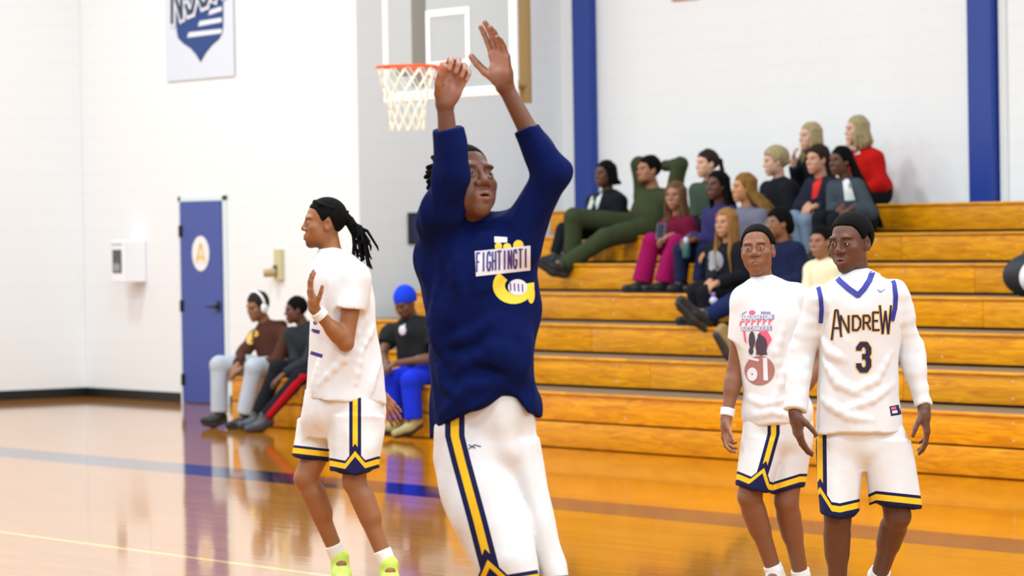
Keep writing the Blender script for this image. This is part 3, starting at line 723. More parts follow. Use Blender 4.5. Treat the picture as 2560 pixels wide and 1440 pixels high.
# prints that lie on a garment: outlines given where the photo shows them, dropped onto the cloth surface
_bvh = {}
class Decal:
    def __init__(s, person, garment, lift=0.003):
        s.p = person; V, Q = o_geo[garment.name]
        if garment.name not in _bvh: _bvh[garment.name] = BVHTree.FromPolygons([tuple(v) for v in V], [tuple(q) for q in Q])
        s.t = _bvh[garment.name]; s.g = garment; s.V = []; s.F = []; s.lift = lift
    def pt(s, x, y):
        r = ray(x, y); hit = s.t.ray_cast(Vector(CAM), Vector(nrm(r)))
        if hit[0] is None: return None
        return np.array(hit[0]) - nrm(r) * s.lift
    def grid(s, f, nu, nv):
        G = [[s.pt(*f(i / nu, j / nv)) for j in range(nv + 1)] for i in range(nu + 1)]
        ids = {}
        def vid(i, j):
            if (i, j) not in ids: ids[(i, j)] = len(s.V); s.V.append(G[i][j])
            return ids[(i, j)]
        for i in range(nu):
            for j in range(nv):
                c = [(i, j), (i + 1, j), (i + 1, j + 1), (i, j + 1)]
                if all(G[a][b] is not None for a, b in c):
                    pz = [G[a][b] for a, b in c]
                    if max(np.linalg.norm(pz[0] - q) for q in pz) < 0.06: s.F.append([vid(a, b) for a, b in c])
    def seg(s, p, q, w, step=5.0):
        p = np.array(p, float); q = np.array(q, float); d = q - p; L = np.hypot(*d) + 1e-9; d /= L; n = np.array([-d[1], d[0]]) * w / 2; e = d * w * 0.2
        a, b = p - e, q + e; s.grid(lambda u, v: tuple(a + (b - a) * u + n * (2 * v - 1)), max(1, int(L / step)), max(1, int(w / step)))
    def quad(s, a, b, c, d, step=5.0):
        a, b, c, d = (np.array(v, float) for v in (a, b, c, d)); nu = max(1, int(np.hypot(*(b - a)) / step)); nv = max(1, int(np.hypot(*(d - a)) / step))
        s.grid(lambda u, v: tuple((a * (1 - u) + b * u) * (1 - v) + (d * (1 - u) + c * u) * v), nu, nv)
    def ovalp(s, cx, cy, rx, ry, a0=0, a1=360, r0=0.0, rot=0):
        def f(u, v):
            t = math.radians(a0 + (a1 - a0) * u); r = r0 + (1 - r0) * v; X, Y = rx * r * math.cos(t), ry * r * math.sin(t); c, k = math.cos(math.radians(rot)), math.sin(math.radians(rot))
            return cx + X * c - Y * k, cy + X * k + Y * c
        s.grid(f, max(6, int(abs(a1 - a0) / 15)), max(1, int((1 - r0) * max(rx, ry) / 5)))
    def build(s, name, m):
        if not s.F: return None
        V = np.array(s.V); return link(name, mesh_np(name, V - s.p.base, np.array(s.F), m, smooth=True), s.g)
GL = {'A': [((0, 0), (.38, 1)), ((.38, 1), (.62, 1)), ((.62, 1), (1, 0)), ((.18, .36), (.82, .36))], 'N': [((.1, 0), (.1, 1)), ((.1, 1), (.9, 0)), ((.9, 0), (.9, 1))],
      'D': [((.1, 0), (.1, 1)), ((.1, 1), (.6, 1)), ((.6, 1), (.92, .72)), ((.92, .72), (.92, .28)), ((.92, .28), (.6, 0)), ((.6, 0), (.1, 0))],
      'R': [((.1, 0), (.1, 1)), ((.1, 1), (.7, 1)), ((.7, 1), (.88, .85)), ((.88, .85), (.88, .62)), ((.88, .62), (.7, .48)), ((.7, .48), (.1, .48)), ((.5, .48), (.95, 0))],
      'E': [((.1, 0), (.1, 1)), ((.1, 1), (.85, 1)), ((.1, .52), (.7, .52)), ((.1, 0), (.9, 0))], 'W': [((0, 1), (.25, 0)), ((.25, 0), (.5, .8)), ((.5, .8), (.75, 0)), ((.75, 0), (1, 1))],
      'F': [((.1, 0), (.1, 1)), ((.1, 1), (.9, 1)), ((.1, .52), (.7, .52))], 'I': [((.5, 0), (.5, 1))], 'H': [((.1, 0), (.1, 1)), ((.9, 0), (.9, 1)), ((.1, .5), (.9, .5))],
      'G': [((.9, .8), (.68, 1)), ((.68, 1), (.32, 1)), ((.32, 1), (.1, .78)), ((.1, .78), (.1, .22)), ((.1, .22), (.32, 0)), ((.32, 0), (.68, 0)), ((.68, 0), (.9, .22)), ((.9, .22), (.9, .45)), ((.9, .45), (.55, .45))],
      'T': [((0, 1), (1, 1)), ((.5, 0), (.5, 1))], 'U': [((.1, 1), (.1, .22)), ((.1, .22), (.32, 0)), ((.32, 0), (.68, 0)), ((.68, 0), (.9, .22)), ((.9, .22), (.9, 1))],
      'O': [((.32, 1), (.1, .78)), ((.1, .78), (.1, .22)), ((.1, .22), (.32, 0)), ((.32, 0), (.68, 0)), ((.68, 0), (.9, .22)), ((.9, .22), (.9, .78)), ((.9, .78), (.68, 1)), ((.68, 1), (.32, 1))],
      'B': [((.1, 0), (.1, 1)), ((.1, 1), (.7, 1)), ((.7, 1), (.86, .8)), ((.86, .8), (.7, .53)), ((.7, .53), (.1, .53)), ((.7, .53), (.92, .28)), ((.92, .28), (.7, 0)), ((.7, 0), (.1, 0))],
      'C': [((.9, .8), (.68, 1)), ((.68, 1), (.32, 1)), ((.32, 1), (.1, .78)), ((.1, .78), (.1, .22)), ((.1, .22), (.32, 0)), ((.32, 0), (.68, 0)), ((.68, 0), (.9, .2))],
      'S': [((.9, .82), (.68, 1)), ((.68, 1), (.3, 1)), ((.3, 1), (.12, .78)), ((.12, .78), (.3, .54)), ((.3, .54), (.7, .46)), ((.7, .46), (.9, .24)), ((.9, .24), (.68, 0)), ((.68, 0), (.3, 0)), ((.3, 0), (.08, .18))],
      '3': [((.12, .80), (.12, .86)), ((.12, .86), (.32, 1)), ((.32, 1), (.68, 1)), ((.68, 1), (.88, .84)), ((.88, .84), (.88, .66)), ((.88, .66), (.72, .52)), ((.72, .52), (.46, .52)), ((.72, .52), (.88, .36)), ((.88, .36), (.88, .16)), ((.88, .16), (.68, 0)), ((.68, 0), (.32, 0)), ((.32, 0), (.12, .14)), ((.12, .14), (.12, .22))]}
def word(P, g, lift, text, f, w, m):
    for i, ch in enumerate(text):
        dc = Decal(P, g, lift); letter(dc, ch, lambda a, b: f(i, a, b), w); dc.build('letter', m)
def letter(dc, ch, f, w):
    for p, q in GL[ch]: dc.seg(f(*p), f(*q), w)
# ------------------------------------------------------------------ players
def depth_floor(x, y): return float((onZ(x, y) - CAM) @ FW)
def px2m(d): return d / FPX
def JJ(d, **k): return {n: at(v[0], v[1], d - (v[2] if len(v) > 2 else 0.0)) for n, v in k.items()}
def hem_of(xs, ys): return lambda u: np.interp(u, xs, ys)
def hem_test(d, hem, sel=None):
    def f(V):
        u, w, dep = pxcoord(V[:, 0], V[:, 1], V[:, 2]); r = (w - hem(u)) * d / FPX
        return r if sel is None else np.where(sel(u, w), r, 9.0)
    return f
def ridges(d, rings, lines, r=.016, sink=.010, k=.022):
    """cloth folds: soft ridges lying on an oval garment along lines seen on its front"""
    rings = sorted(rings, key=lambda q: q[2]); ys = [q[2] for q in rings]; pm = d / FPX; out = []
    def pt(u, w):
        uc = np.interp(w, ys, [(q[0] + q[1]) / 2 for q in rings]); hu = np.interp(w, ys, [(q[1] - q[0]) / 2 for q in rings]); hz = np.interp(w, ys, [q[4] for q in rings]); zc = np.interp(w, ys, [q[3] for q in rings])
        return at(u, w, d - zc - hz * math.sqrt(max(0, 1 - min(.96, ((u - uc) / hu) ** 2))) + sink)
    for ln in lines:
        n = 7; P = []
        for i in range(n):
            t = i / (n - 1); x = np.interp(t * (len(ln) - 1), range(len(ln)), [q[0] for q in ln]); y = np.interp(t * (len(ln) - 1), range(len(ln)), [q[1] for q in ln]); P.append(pt(x, y))
        R = [r * (.35 + .65 * math.sin(math.pi * i / (n - 1))) for i in range(n)]
        out += [rc(P[i], P[i + 1], R[i], R[i + 1], k) for i in range(n - 1)]
    return out
def shorts_mat():
    if 'shorts' in MATS: return MATS['shorts']
    m, nt, b = newmat('white_mesh_shorts'); x = NX(nt)
    def att(n): a = nt.nodes.new('ShaderNodeAttribute'); a.attribute_name = n; return a.outputs['Fac']
    v = att('hv'); s = x.m('ABSOLUTE', att('sv'))
    c = x.m('ADD', 0.027, x.m('MAXIMUM', 0.0, x.m('SUBTRACT', 0.072, x.m('MULTIPLY', s, 1.45))))
    navy = x.m('LESS_THAN', v, x.m('ADD', c, 0.027)); yel = x.m('LESS_THAN', x.m('ABSOLUTE', x.m('SUBTRACT', v, c)), 0.0135)
    col_n = x.m('LESS_THAN', s, 0.030); notch = x.m('ADD', 0.150, x.m('MULTIPLY', s, -1.6))
    col_y = x.m('MULTIPLY', x.m('LESS_THAN', s, 0.0125), x.m('GREATER_THAN', v, notch))
    w, N, Y = lin((228, 228, 230)), lin((26, 28, 74)), lin((246, 196, 40))
    col = x.mix(x.m('MAXIMUM', navy, col_n), w, N); col = x.mix(x.m('MAXIMUM', yel, col_y), col, Y)
    nt.links.new(col, b.inputs['Base Color']); b.inputs['Roughness'].default_value = 0.8; b.inputs['Specular IOR Level'].default_value = 0.2
    tc = nt.nodes.new('ShaderNodeTexCoord'); no = nt.nodes.new('ShaderNodeTexNoise'); no.inputs['Scale'].default_value = 8; no.inputs['Detail'].default_value = 5
    bu = nt.nodes.new('ShaderNodeBump'); bu.inputs['Strength'].default_value = 0.6; bu.inputs['Distance'].default_value = 0.01
    nt.links.new(tc.outputs['Object'], no.inputs['Vector']); nt.links.new(no.outputs['Fac'], bu.inputs['Height']); nt.links.new(bu.outputs[0], b.inputs['Normal'])
    MATS['shorts'] = m; return m
def make_shorts(P, d, hips, legL, legR, hemL, hemR, split, seamL=None, seamR=None, seed=1, h=0.007):
    pm = d / FPX
    def attr_v(V):
        u, w, dep = pxcoord(V[:, 0], V[:, 1], V[:, 2]); L = u < split(w); return np.where(L, (hemL(u) - w), (hemR(u) - w)) * pm
    def attr_s(V):
        u, w, dep = pxcoord(V[:, 0], V[:, 1], V[:, 2]); L = u < split(w); r = np.full(len(V), 9.0)
        for sel, sm in ((L, seamL), (~L, seamR)):
            if sm is not None: q = (u - np.interp(w, sm[1], sm[0])) * pm * sm[2]; front = (d - dep) > sm[3]; r = np.where(sel & front, q, r)
        return r
    cov = torso_cover(P.J, d, lambda u: 0 * u + 9999, .008, top=False)[1:] + [clipped(rc(P.J['hip' + q], P.J['kn' + q], .086, .058, .025, grow=.009), d, hm) for q, hm in (('L', hemL), ('R', hemR))]
    return P.part('shorts', [loft(d, hips, .02), loft(d, legL, .03, hem=hemL), loft(d, legR, .012, hem=hemR)] + cov, shorts_mat(), h,
                  hemf=[hem_test(d, hemL, lambda u, w: u < split(w)), hem_test(d, hemR, lambda u, w: u >= split(w))], disp=folds2(.008, seed, 14), solid=.004, attrs={'hv': attr_v, 'sv': attr_s})
def shoe(P, an, toe, m, sole, h=0.006, hi=0.09, name='shoe', k=1.0):
    an = np.asarray(an); toe = np.asarray(toe); d = nrm(toe - an); f = nrm(np.cross(np.cross(UP, d) if abs(d[2]) < .9 else R0, UP)); 
    ax = nrm(toe - an); side = nrm(np.cross(ax, UP)); up = nrm(np.cross(side, ax))
    heel = an - ax * .035 * k - up * .035 * k
    o = P.part(name, [rc(heel, heel + ax * .12 * k, .042 * k, .044 * k, .02), rc(heel + ax * .10 * k - up * .008, toe - up * .012, .044 * k, .034 * k, .03), rc(an, an + nrm(an - heel - ax * .03) * .02, .045 * k, .046 * k, .03)], m, h)
    b0 = heel - up * .036 * k
    P.part('sole', [rc(b0, b0 + ax * .12 * k, .036 * k, .04 * k, .01), rc(b0 + ax * .11 * k, toe - up * .038 * k, .042 * k, .03 * k, .02)], sole, h, parent=o)
    return o
def crew(P, J, s, m, lo=.62, name='sock', r=.046):
    a, b = J['kn' + s], J['an' + s]; return P.part(name, [rc(a * (1 - lo) + b * lo, b, r, r * .95, .01, flat='a')], m, .006)
white_c = fold_cloth('white', (228, 228, 230)); navy_c = fold_cloth('navy_fleece', (6, 20, 74))
navyp = mat('navy_print', (26, 26, 72), 0.6); goldp = mat('gold_outline_print', (250, 190, 60), 0.6); purp = mat('purple_print', (62, 40, 130), 0.6)
whitep = mat('white_print', (232, 230, 240), 0.6); yelp = mat('yellow_print', (246, 218, 60), 0.6); pinkp = mat('pink_print', (236, 96, 130), 0.6); greyp = mat('grey_print', (80, 62, 78), 0.6)
brownp = mat('brown_print', (172, 116, 108), 0.6); lilac = mat('lilac_grey_print', (150, 140, 180), 0.6)
blackhair = hairmat('black', (11, 9, 9), .85); sole_w = mat('sole_white', (232, 230, 224), 0.5)
sock_w = cloth('sock', (240, 238, 236))

# --- shooter
d = FPX / 780.0
J = JJ(d, head=(1166, 460, .04), neck=(1196, 584), shL=(1092, 640, 0), shR=(1292, 606, .02), elL=(1128, 436, .17), elR=(1378, 436, .08), wrL=(1112, 258, .19), wrR=(1262, 214, .12), pel=(1208, 1050), hipL=(1160, 1085, .02), hipR=(1262, 1085, -.02),
       knL=(1262, 1400, .16), knR=(1352, 1405, -.02), anL=(1292, 1730, -.05), anR=(1400, 1745, -.22), toeL=(1310, 1830, .08), toeR=(1420, 1850, -.1))
H = Head(J['head'], frame(34, 18, -4), 1.06, nose=1.15, lips=1.15, mouth=.005)
hl = hand(J['wrL'], UP * 1.0 + R0 * .38, -FW + .2 * R0, -R0, curl=[1.05, 1.1, 1.1, 1.05], sc=1.12, spread=.03, thumb=.9)
hr = hand(J['wrR'], UP - .16 * R0 - .1 * FW, -.72 * R0 - .7 * FW, -R0 - .2 * FW, curl=[.10, .16, .24, .30], sc=1.10, spread=.10, thumb=.25)
J['_hands'] = [hl, hr]; J['_palm'] = [-FW + .2 * R0, -.72 * R0 - .7 * FW]
P1 = Person(J, H, hl + hr, (116, 75, 56), hb=.007, hh=.0028, hd=.003, label='person in navy long-sleeve shirt and white shorts jumping with both arms raised', eyes=True, gaze=H.ax[1] + .1 * UP,
            tint=dict(lip=(150, 92, 84), brow=(26, 18, 15), fade=.0), arm=.95, extra=())
# hair: short twists
r_ = np.random.RandomState(3); hp = [H.haircap(.003, shift=(-.004, .012))]
for i in range(150):
    v = nrm(r_.normal(size=3)); v[1] = v[1] - .25; v = nrm(v)
    if (H.ax.T @ v) @ R0 > -.35 or v[2] < -.45 or (v[1] > .55 and v[2] < .75) or (v[1] > .2 and v[2] < .25): continue
    a = np.array([v[0] * .078, -.016 + v[1] * .097, .038 + v[2] * .088]); b = a * 1.0 + v * .026 + np.array([0, -.004, -.014])
    hp.append(rc(H.w(*a), H.w(*b), .011, .008, .003))
P1.part('hair', hp, blackhair, .0035)
cL = J['elL'] * .36 + J['wrL'] * .64; cR = J['elR'] * .47 + J['wrR'] * .53
hem = hem_of([1080, 1092, 1180, 1255, 1290, 1325], [1092, 1076, 1010, 968, 975, 1022])
SWR = [(1150, 1258, 570, 0, .066), (1100, 1306, 590, 0, .10), (1056, 1326, 640, 0, .128), (1052, 1338, 700, 0, .138), (1062, 1342, 760, 0, .14), (1073, 1340, 830, 0, .135), (1080, 1335, 900, 0, .138), (1080, 1329, 970, 0, .145), (1077, 1327, 1100, 0, .150)]
swp = [loft(d, SWR, .03, hem=hem)]
swp += [clipped(q, d, hem) for q in ridges(d, SWR, [[(1100, 700), (1092, 800), (1120, 900)], [(1120, 720), (1110, 800), (1100, 880)], [(1310, 950), (1230, 900), (1130, 900)], [(1300, 900), (1220, 870), (1140, 930)], [(1270, 950), (1180, 965), (1100, 1040)], [(1320, 820), (1300, 900), (1290, 960)], [(1150, 1000), (1110, 960), (1095, 900)], [(1150, 600), (1140, 680), (1160, 760)], [(1240, 790), (1180, 840), (1120, 860)]], .020, .006)]
swp += torso_cover(J, d, hem, .01)
swp += [rc(J['shL'], J['elL'], .078, .056, .05), rc(J['elL'], cL, .053, .049, .02, flat='b'), rc(J['shR'], J['elR'], .076, .058, .05), rc(J['elR'], cR, .054, .045, .02, flat='b')]
fd = folds2(.013, 5, 15, (1, 1, .6))
sw = P1.part('sweatshirt', swp, navy_c, .0065, caps=[(cL, nrm(cL - J['elL']), .07), (cR, nrm(cR - J['elR']), .07)], hemf=[hem_test(d, hem)], disp=fd, solid=.004)
make_shorts(P1, d, [(1122, 1308, 955, 0, .100), (1106, 1316, 1020, 0, .108), (1098, 1330, 1080, 0, .116), (1090, 1342, 1145, 0, .115), (1110, 1335, 1200, 0, .07)],
            [(1098, 1268, 1085, .0, .10), (1086, 1280, 1130, .01, .11), (1094, 1300, 1200, .03, .115), (1122, 1322, 1290, .06, .115), (1166, 1334, 1380, .09, .112), (1204, 1346, 1450, .11, .11), (1222, 1352, 1520, .11, .11)],
            [(1235, 1345, 1100, -.02, .105), (1278, 1362, 1220, -.02, .105), (1308, 1380, 1300, -.02, .10), (1330, 1398, 1380, -.02, .10), (1342, 1416, 1450, -.02, .10), (1346, 1424, 1520, -.02, .10)],
            hem_of([1190, 1345], [1492, 1466]), hem_of([1340, 1420], [1486, 1480]), lambda w: np.interp(w, [1100, 1230, 1300, 1440, 1520], [1262, 1300, 1318, 1348, 1352]),
            seamL=([1137, 1152, 1193, 1224, 1240], [1090, 1150, 1300, 1420, 1490], .95, .0), seed=9)
for s in 'LR':
    crew(P1, J, s, sock_w, .55); shoe(P1, J['an' + s], J['toe' + s], mat('shoe_navy', (40, 44, 90), 0.5), sole_w)
dc = Decal(P1, sw, .002)
dc.quad((1187, 628), (1326, 614), (1326, 676), (1190, 691)); dc.build('print_panel', whitep)
dc = Decal(P1, sw, .002); dc.quad((1236, 591), (1268, 593), (1268, 606), (1236, 606)); dc.build('print_small_line', whitep)
dc = Decal(P1, sw, .0025); dc.ovalp(1294, 718, 24, 20); dc.build('print_white_patch', whitep)
for (o_, n_) in (((1284, 714, 52, 46, -10, 225, .42), 'print_yellow_ring'), ((1246, 616, 9, 11), 'print_yellow'), ((1268, 617, 10, 9), 'print_yellow'), ((1296, 614, 13, 14), 'print_yellow'), ((1328, 735, 9, 24), 'print_yellow')): dc = Decal(P1, sw, .0015); dc.ovalp(*o_); dc.build(n_, yelp)
word(P1, sw, .0035, 'FIGHTINGTI', lambda i, a, b: (1191 + i * 13.2 + a * 9.5, 679 - (i * 13.2 + a * 9.5) * .085 - b * 46), 4.2, purp)
for k in range(4): dc = Decal(P1, sw, .0035); dc.seg((1276 + k * 10, 708 + k), (1277 + k * 10, 726 + k), 3); dc.build('print_mark', purp)
dc = Decal(P1, bpy.data.objects['shorts'], .002); dc.seg((1172, 1112), (1188, 1120), 2.5); dc.seg((1172, 1122), (1186, 1112), 2.5); dc.seg((1186, 1112), (1202, 1116), 2.5); dc.build('maker_mark', navyp)

# --- player in the white tee, seen from the side
d = depth_floor(900, 1462)
J = JJ(d, head=(808, 559), neck=(832, 648), shL=(850, 695, -.17), shR=(888, 692, .17), elL=(905, 880, -.25), elR=(864, 858, .22), wrL=(948, 985, -.22), wrR=(786, 772, .30), pel=(862, 1015), hipL=(832, 1035, -.09), hipR=(888, 1035, .09),
       knL=(764, 1196, -.05), knR=(886, 1205, .10), anL=(850, 1402, -.12), anR=(972, 1418, .12), toeL=(862, 1450, .05), toeR=(985, 1468, .28))
J['calf'] = nrm(R0 - .2 * FW)
H = Head(J['head'], frame(-80, 1, 0), 1.0, nose=1.05, lips=1.1)
hr = hand(J['wrR'], UP - .22 * R0, FW * .3 + R0 * .9, -FW, curl=.28, sc=1.0, spread=.16, thumb=.4); hl = hand(J['wrL'], R0 * .62 - UP * .8, -R0 * .3 + FW, -UP * .2 - R0, curl=.3, sc=1.0, spread=.12, thumb=.3)
J['_hands'] = [hr, hl]; J['_palm'] = [FW * .3 + R0 * .9, -R0 * .3 + FW]
P2 = Person(J, H, hr + hl, (150, 98, 62), hb=.008, hh=.003, hd=.0035, label='person in white tee and white shorts with tied-back dreadlocks, seen in left profile', eyes=True, tint=dict(beard=.55, fade=.45, brow=(26, 20, 16), lip=(150, 90, 76)))
hp = [H.haircap(.008, shift=(-.004, .010))]
r_ = np.random.RandomState(7)
for i in range(34):                                   # dreads swept back into a tail
    a0 = (r_.rand() - .5) * 2.4; st = np.array([math.sin(a0) * .072, .045 - .02 * abs(a0), .082 + .028 * math.cos(a0)]); md = np.array([math.sin(a0) * .08, -.04, .11 - .03 * abs(a0)]); tie = np.array([math.sin(a0) * .025, -.125, .02 + r_.normal() * .012])
    pts = [H.w(*st), H.w(*md), H.w(*tie)]
    hp += tube_prims(pts, .0085, .003)
P2.part('hair', hp, blackhair, .0036)
tl = []; tie = H.w(0, -.125, .02)
for i in range(30):
    e = at(905 + r_.normal() * 13, 628 + r_.normal() * 20, d + r_.normal() * .03); m_ = tie * .5 + e * .5 + R0 * (.02 + r_.normal() * .014) + UP * .01 - FW * r_.normal() * .015
    tl += tube_prims([tie + r_.normal(size=3) * .01, m_, e, e + np.array([0, 0, -.02]) + R0 * r_.normal() * .012], [.008, .0075, .006, .004], .002)
P2.part('ponytail', tl, blackhair, .0036)
hem = hem_of([755, 965], [994, 1008]); cR = J['shR'] * .52 + J['elR'] * .48; cL = J['shL'] * .5 + J['elL'] * .5
TR2 = [(802, 872, 630, 0, .07), (792, 902, 650, 0, .13), (780, 922, 690, 0, .19), (776, 932, 740, 0, .20), (775, 938, 800, 0, .19), (775, 946, 880, 0, .185), (770, 957, 950, 0, .185), (757, 965, 1020, 0, .185)]
tee = P2.part('tshirt', [loft(d, TR2, .03, hem=hem),
                       rc(J['shR'], cR, .078, .070, .04, flat='b'), rc(J['shL'], cL, .075, .07, .04, flat='b')] + torso_cover(J, d, hem, .01) + [clipped(q_, d, hem) for q_ in ridges(d, TR2, [[(930, 820), (900, 880), (890, 960)], [(910, 800), (860, 900), (800, 960)], [(945, 900), (930, 950), (925, 990)], [(800, 900), (790, 950), (785, 990)]], .014, .006)], white_c, .0075, caps=[(cR, nrm(cR - J['shR']), .09), (cL, nrm(cL - J['shL']), .09)], hemf=[hem_test(d, hem)], disp=folds2(.009, 2, 14), solid=.004)
make_shorts(P2, d, [(764, 958, 975, 0, .15), (757, 962, 1010, 0, .165), (750, 960, 1050, 0, .15), (762, 945, 1095, 0, .09)],
            [(745, 850, 1050, -.09, .11), (736, 830, 1100, -.09, .11), (730, 818, 1150, -.08, .11), (730, 818, 1170, -.08, .11)], [(812, 962, 1040, .07, .12), (820, 956, 1100, .08, .12), (828, 948, 1150, .09, .12), (828, 944, 1200, .09, .12)],
            hem_of([730, 818], [1139, 1149]), hem_of([828, 890, 944], [1172, 1184, 1168]), lambda w: np.interp(w, [1040, 1100, 1150], [830, 824, 823]), seamR=([888, 888], [1000, 1190], 1.0, .05), seed=4)
neon = mat('shoe_neon', (206, 232, 96), 0.5, var=.15, scale=30); teal = mat('shoe_teal_sole', (60, 120, 96), 0.5)
for s in 'LR': crew(P2, J, s, sock_w, .80); shoe(P2, J['an' + s], J['toe' + s], neon, teal)
w0 = J['wrR'] * .93 + J['elR'] * .07; w1 = J['wrR'] * .76 + J['elR'] * .24
P2.part('wristband', [rc(w0, w1, .037, .040, .004, flat='ab')], white_c, .004)
for a_, b_ in (((778, 812), (790, 806)), ((780, 826), (797, 830)), ((778, 882), (804, 890))): dc = Decal(P2, tee, .002); dc.seg(a_, b_, 9); dc.build('print_purple', purp)

# --- player in the printed tee
d = FPX / 514.0
J = JJ(d, head=(1894, 627), neck=(1908, 718), shL=(1866, 752, .02), shR=(1990, 742, -.02), elL=(1838, 925, 0), elR=(2046, 900, -.06), wrL=(1816, 1046, .06), wrR=(1972, 1038, .10), pel=(1945, 1055), hipL=(1908, 1078, .02), hipR=(1978, 1078, -.02),
       knL=(1874, 1242, .06), knR=(1966, 1255, 0), anL=(1938, 1436, -.02), anR=(2004, 1446, -.12), toeL=(1916, 1478, .14), toeR=(1990, 1484, .04))
H = Head(J['head'], frame(-14, 6, 4), 1.0, nose=1.2, lips=1.0, wide=.98, jaw=.9)
hl = hand(J['wrL'], -UP - .1 * R0, R0 * .9 - FW * .3, -FW + .3 * R0, curl=.55, sc=1.0, spread=.02, thumb=.6); hr = hand(J['wrR'], -UP - .55 * R0, R0 * .2 + FW * .9, R0 * .8 - FW * .2, curl=.6, sc=1.0, spread=.03, thumb=.6)
J['_hands'] = [hl, hr]; J['_palm'] = [R0 * .9 - FW * .3, FW]
P3 = Person(J, H, hl + hr, (134, 86, 60), hb=.008, hh=.003, hd=.0035, label='person in white tee with printed football graphic, standing left of the number 3 jersey', eyes=True, tint=dict(fade=.6, brow=(28, 20, 16), lip=(140, 84, 72)), gaze=H.ax[1] + .1 * UP)
hp = [H.haircap(.009, shift=(-.004, .022))]; r_ = np.random.RandomState(8)
for i in range(16):
    a0 = (r_.rand() - .5) * 1.6; hp += tube_prims([H.w(math.sin(a0) * .06, -.03, .105), H.w(math.sin(a0) * .07, -.07, .085), H.w(math.sin(a0) * .05, -.112, .0), H.w(math.sin(a0) * .05 + .01, -.10, -.11)], .008, .003)
P3.part('hair', hp, blackhair, .0036)
hem = hem_of([1868, 2015], [1062, 1056]); cL = J['shL'] * .42 + J['elL'] * .58; cR = J['shR'] * .45 + J['elR'] * .55
TR3 = [(1886, 1936, 716, 0, .060), (1862, 1974, 736, 0, .100), (1846, 2004, 775, 0, .13), (1845, 2005, 850, 0, .14), (1854, 2004, 920, 0, .135), (1864, 2006, 990, 0, .145), (1872, 2014, 1070, 0, .152)]
tee3 = P3.part('tshirt', [loft(d, TR3, .03, hem=hem),
                        rc(J['shL'], cL, .066, .062, .03, flat='b'), rc(J['shR'], cR, .068, .068, .03, flat='b')] + torso_cover(J, d, hem, .015) + [clipped(q_, d, hem) for q_ in ridges(d, TR3, [[(1960, 800), (1940, 880), (1950, 960)], [(1990, 860), (1960, 930), (1930, 1020)], [(1870, 990), (1910, 1010), (1960, 1000)], [(1880, 1040), (1930, 1030), (1990, 1045)]], .014, .006)], white_c, .0075, caps=[(cL, nrm(cL - J['shL']), .085), (cR, nrm(cR - J['shR']), .085)], hemf=[hem_test(d, hem)], disp=folds2(.006, 12, 15), solid=.004)
make_shorts(P3, d, [(1884, 2008, 1025, 0, .108), (1880, 2018, 1070, 0, .122), (1876, 2020, 1110, 0, .115), (1888, 2008, 1150, 0, .07)],
            [(1874, 1968, 1100, .02, .11), (1860, 1950, 1160, .04, .11), (1848, 1936, 1225, .05, .11), (1846, 1936, 1250, .05, .11)], [(1935, 2020, 1100, -.03, .105), (1928, 2008, 1160, -.03, .105), (1922, 2000, 1215, -.03, .105), (1920, 2000, 1250, -.03, .105)],
            hem_of([1846, 1880, 1935], [1206, 1220, 1234]), hem_of([1922, 2000], [1236, 1212]), lambda w: np.interp(w, [1100, 1160, 1230], [1952, 1944, 1930]), seamL=([1934, 1912, 1896], [1085, 1165, 1215], 1.0, .05), seed=14)
for s in 'LR': crew(P3, J, s, sock_w, .88); shoe(P3, J['an' + s], J['toe' + s], mat('shoe_white', (236, 236, 236), 0.5), sole_w)
P3.part('wristband', [rc(J['wrL'] * .96 + J['elL'] * .04, J['wrL'] * .80 + J['elL'] * .20, .034, .036, .004, flat='ab')], white_c, .004)
q = lambda x, y: (1830 + x / 6.545, 760 + y / 6.545)
dc = Decal(P3, tee3, .0015); dc.quad(q(140, 190), q(690, 170), q(690, 255), q(150, 265)); dc.quad(q(130, 375), q(655, 355), q(655, 430), q(140, 440)); dc.quad(q(470, 120), q(635, 125), q(630, 175), q(470, 170)); dc.seg(q(160, 170), q(235, 125), 3); dc.build('print_dark_bars', lilac)
word(P3, tee3, .003, 'HAUGHTON', lambda i, a, b: q(150 + i * 64 + a * 50, 256 - i * 2 - b * 68), 2.4, whitep)
word(P3, tee3, .003, 'BUCCANEERS', lambda i, a, b: q(140 + i * 50 + a * 38, 433 - i * 1.5 - b * 52), 1.9, whitep)
dc = Decal(P3, tee3, .0025)
for i in range(6): dc.seg(q(130 + i * 95, 350 - i * 4), q(150 + i * 95, 285 - i * 4), 4); dc.seg(q(150 + i * 90, 290 - i * 3), q(205 + i * 90, 288 - i * 3), 3)
dc.ovalp(*q(330, 140), 8, 6); dc.quad(q(440, 445), q(580, 440), q(655, 580), q(580, 700)); dc.quad(q(180, 440), q(215, 440), q(240, 650), q(200, 600)); dc.build('print_pink', pinkp)
dc = Decal(P3, tee3, .0035); dc.ovalp(*q(325, 590), 8, 22); dc.ovalp(*q(480, 680), 15, 25); dc.ovalp(*q(310, 770), 6, 9); dc.quad(q(400, 760), q(560, 760), q(580, 830), q(390, 830)); dc.ovalp(*q(450, 530), 5, 8); dc.build('print_players', greyp)
dc = Decal(P3, tee3, .002); dc.ovalp(*q(450, 1090), 38, 37); dc.build('print_football', brownp)
dc = Decal(P3, tee3, .0035); dc.quad(q(505, 880), q(575, 880), q(590, 1250), q(515, 1250)); dc.ovalp(*q(330, 1150), 13, 17, r0=.15); dc.seg(q(250, 880), q(430, 920), 6); dc.build('print_football_lines', whitep)

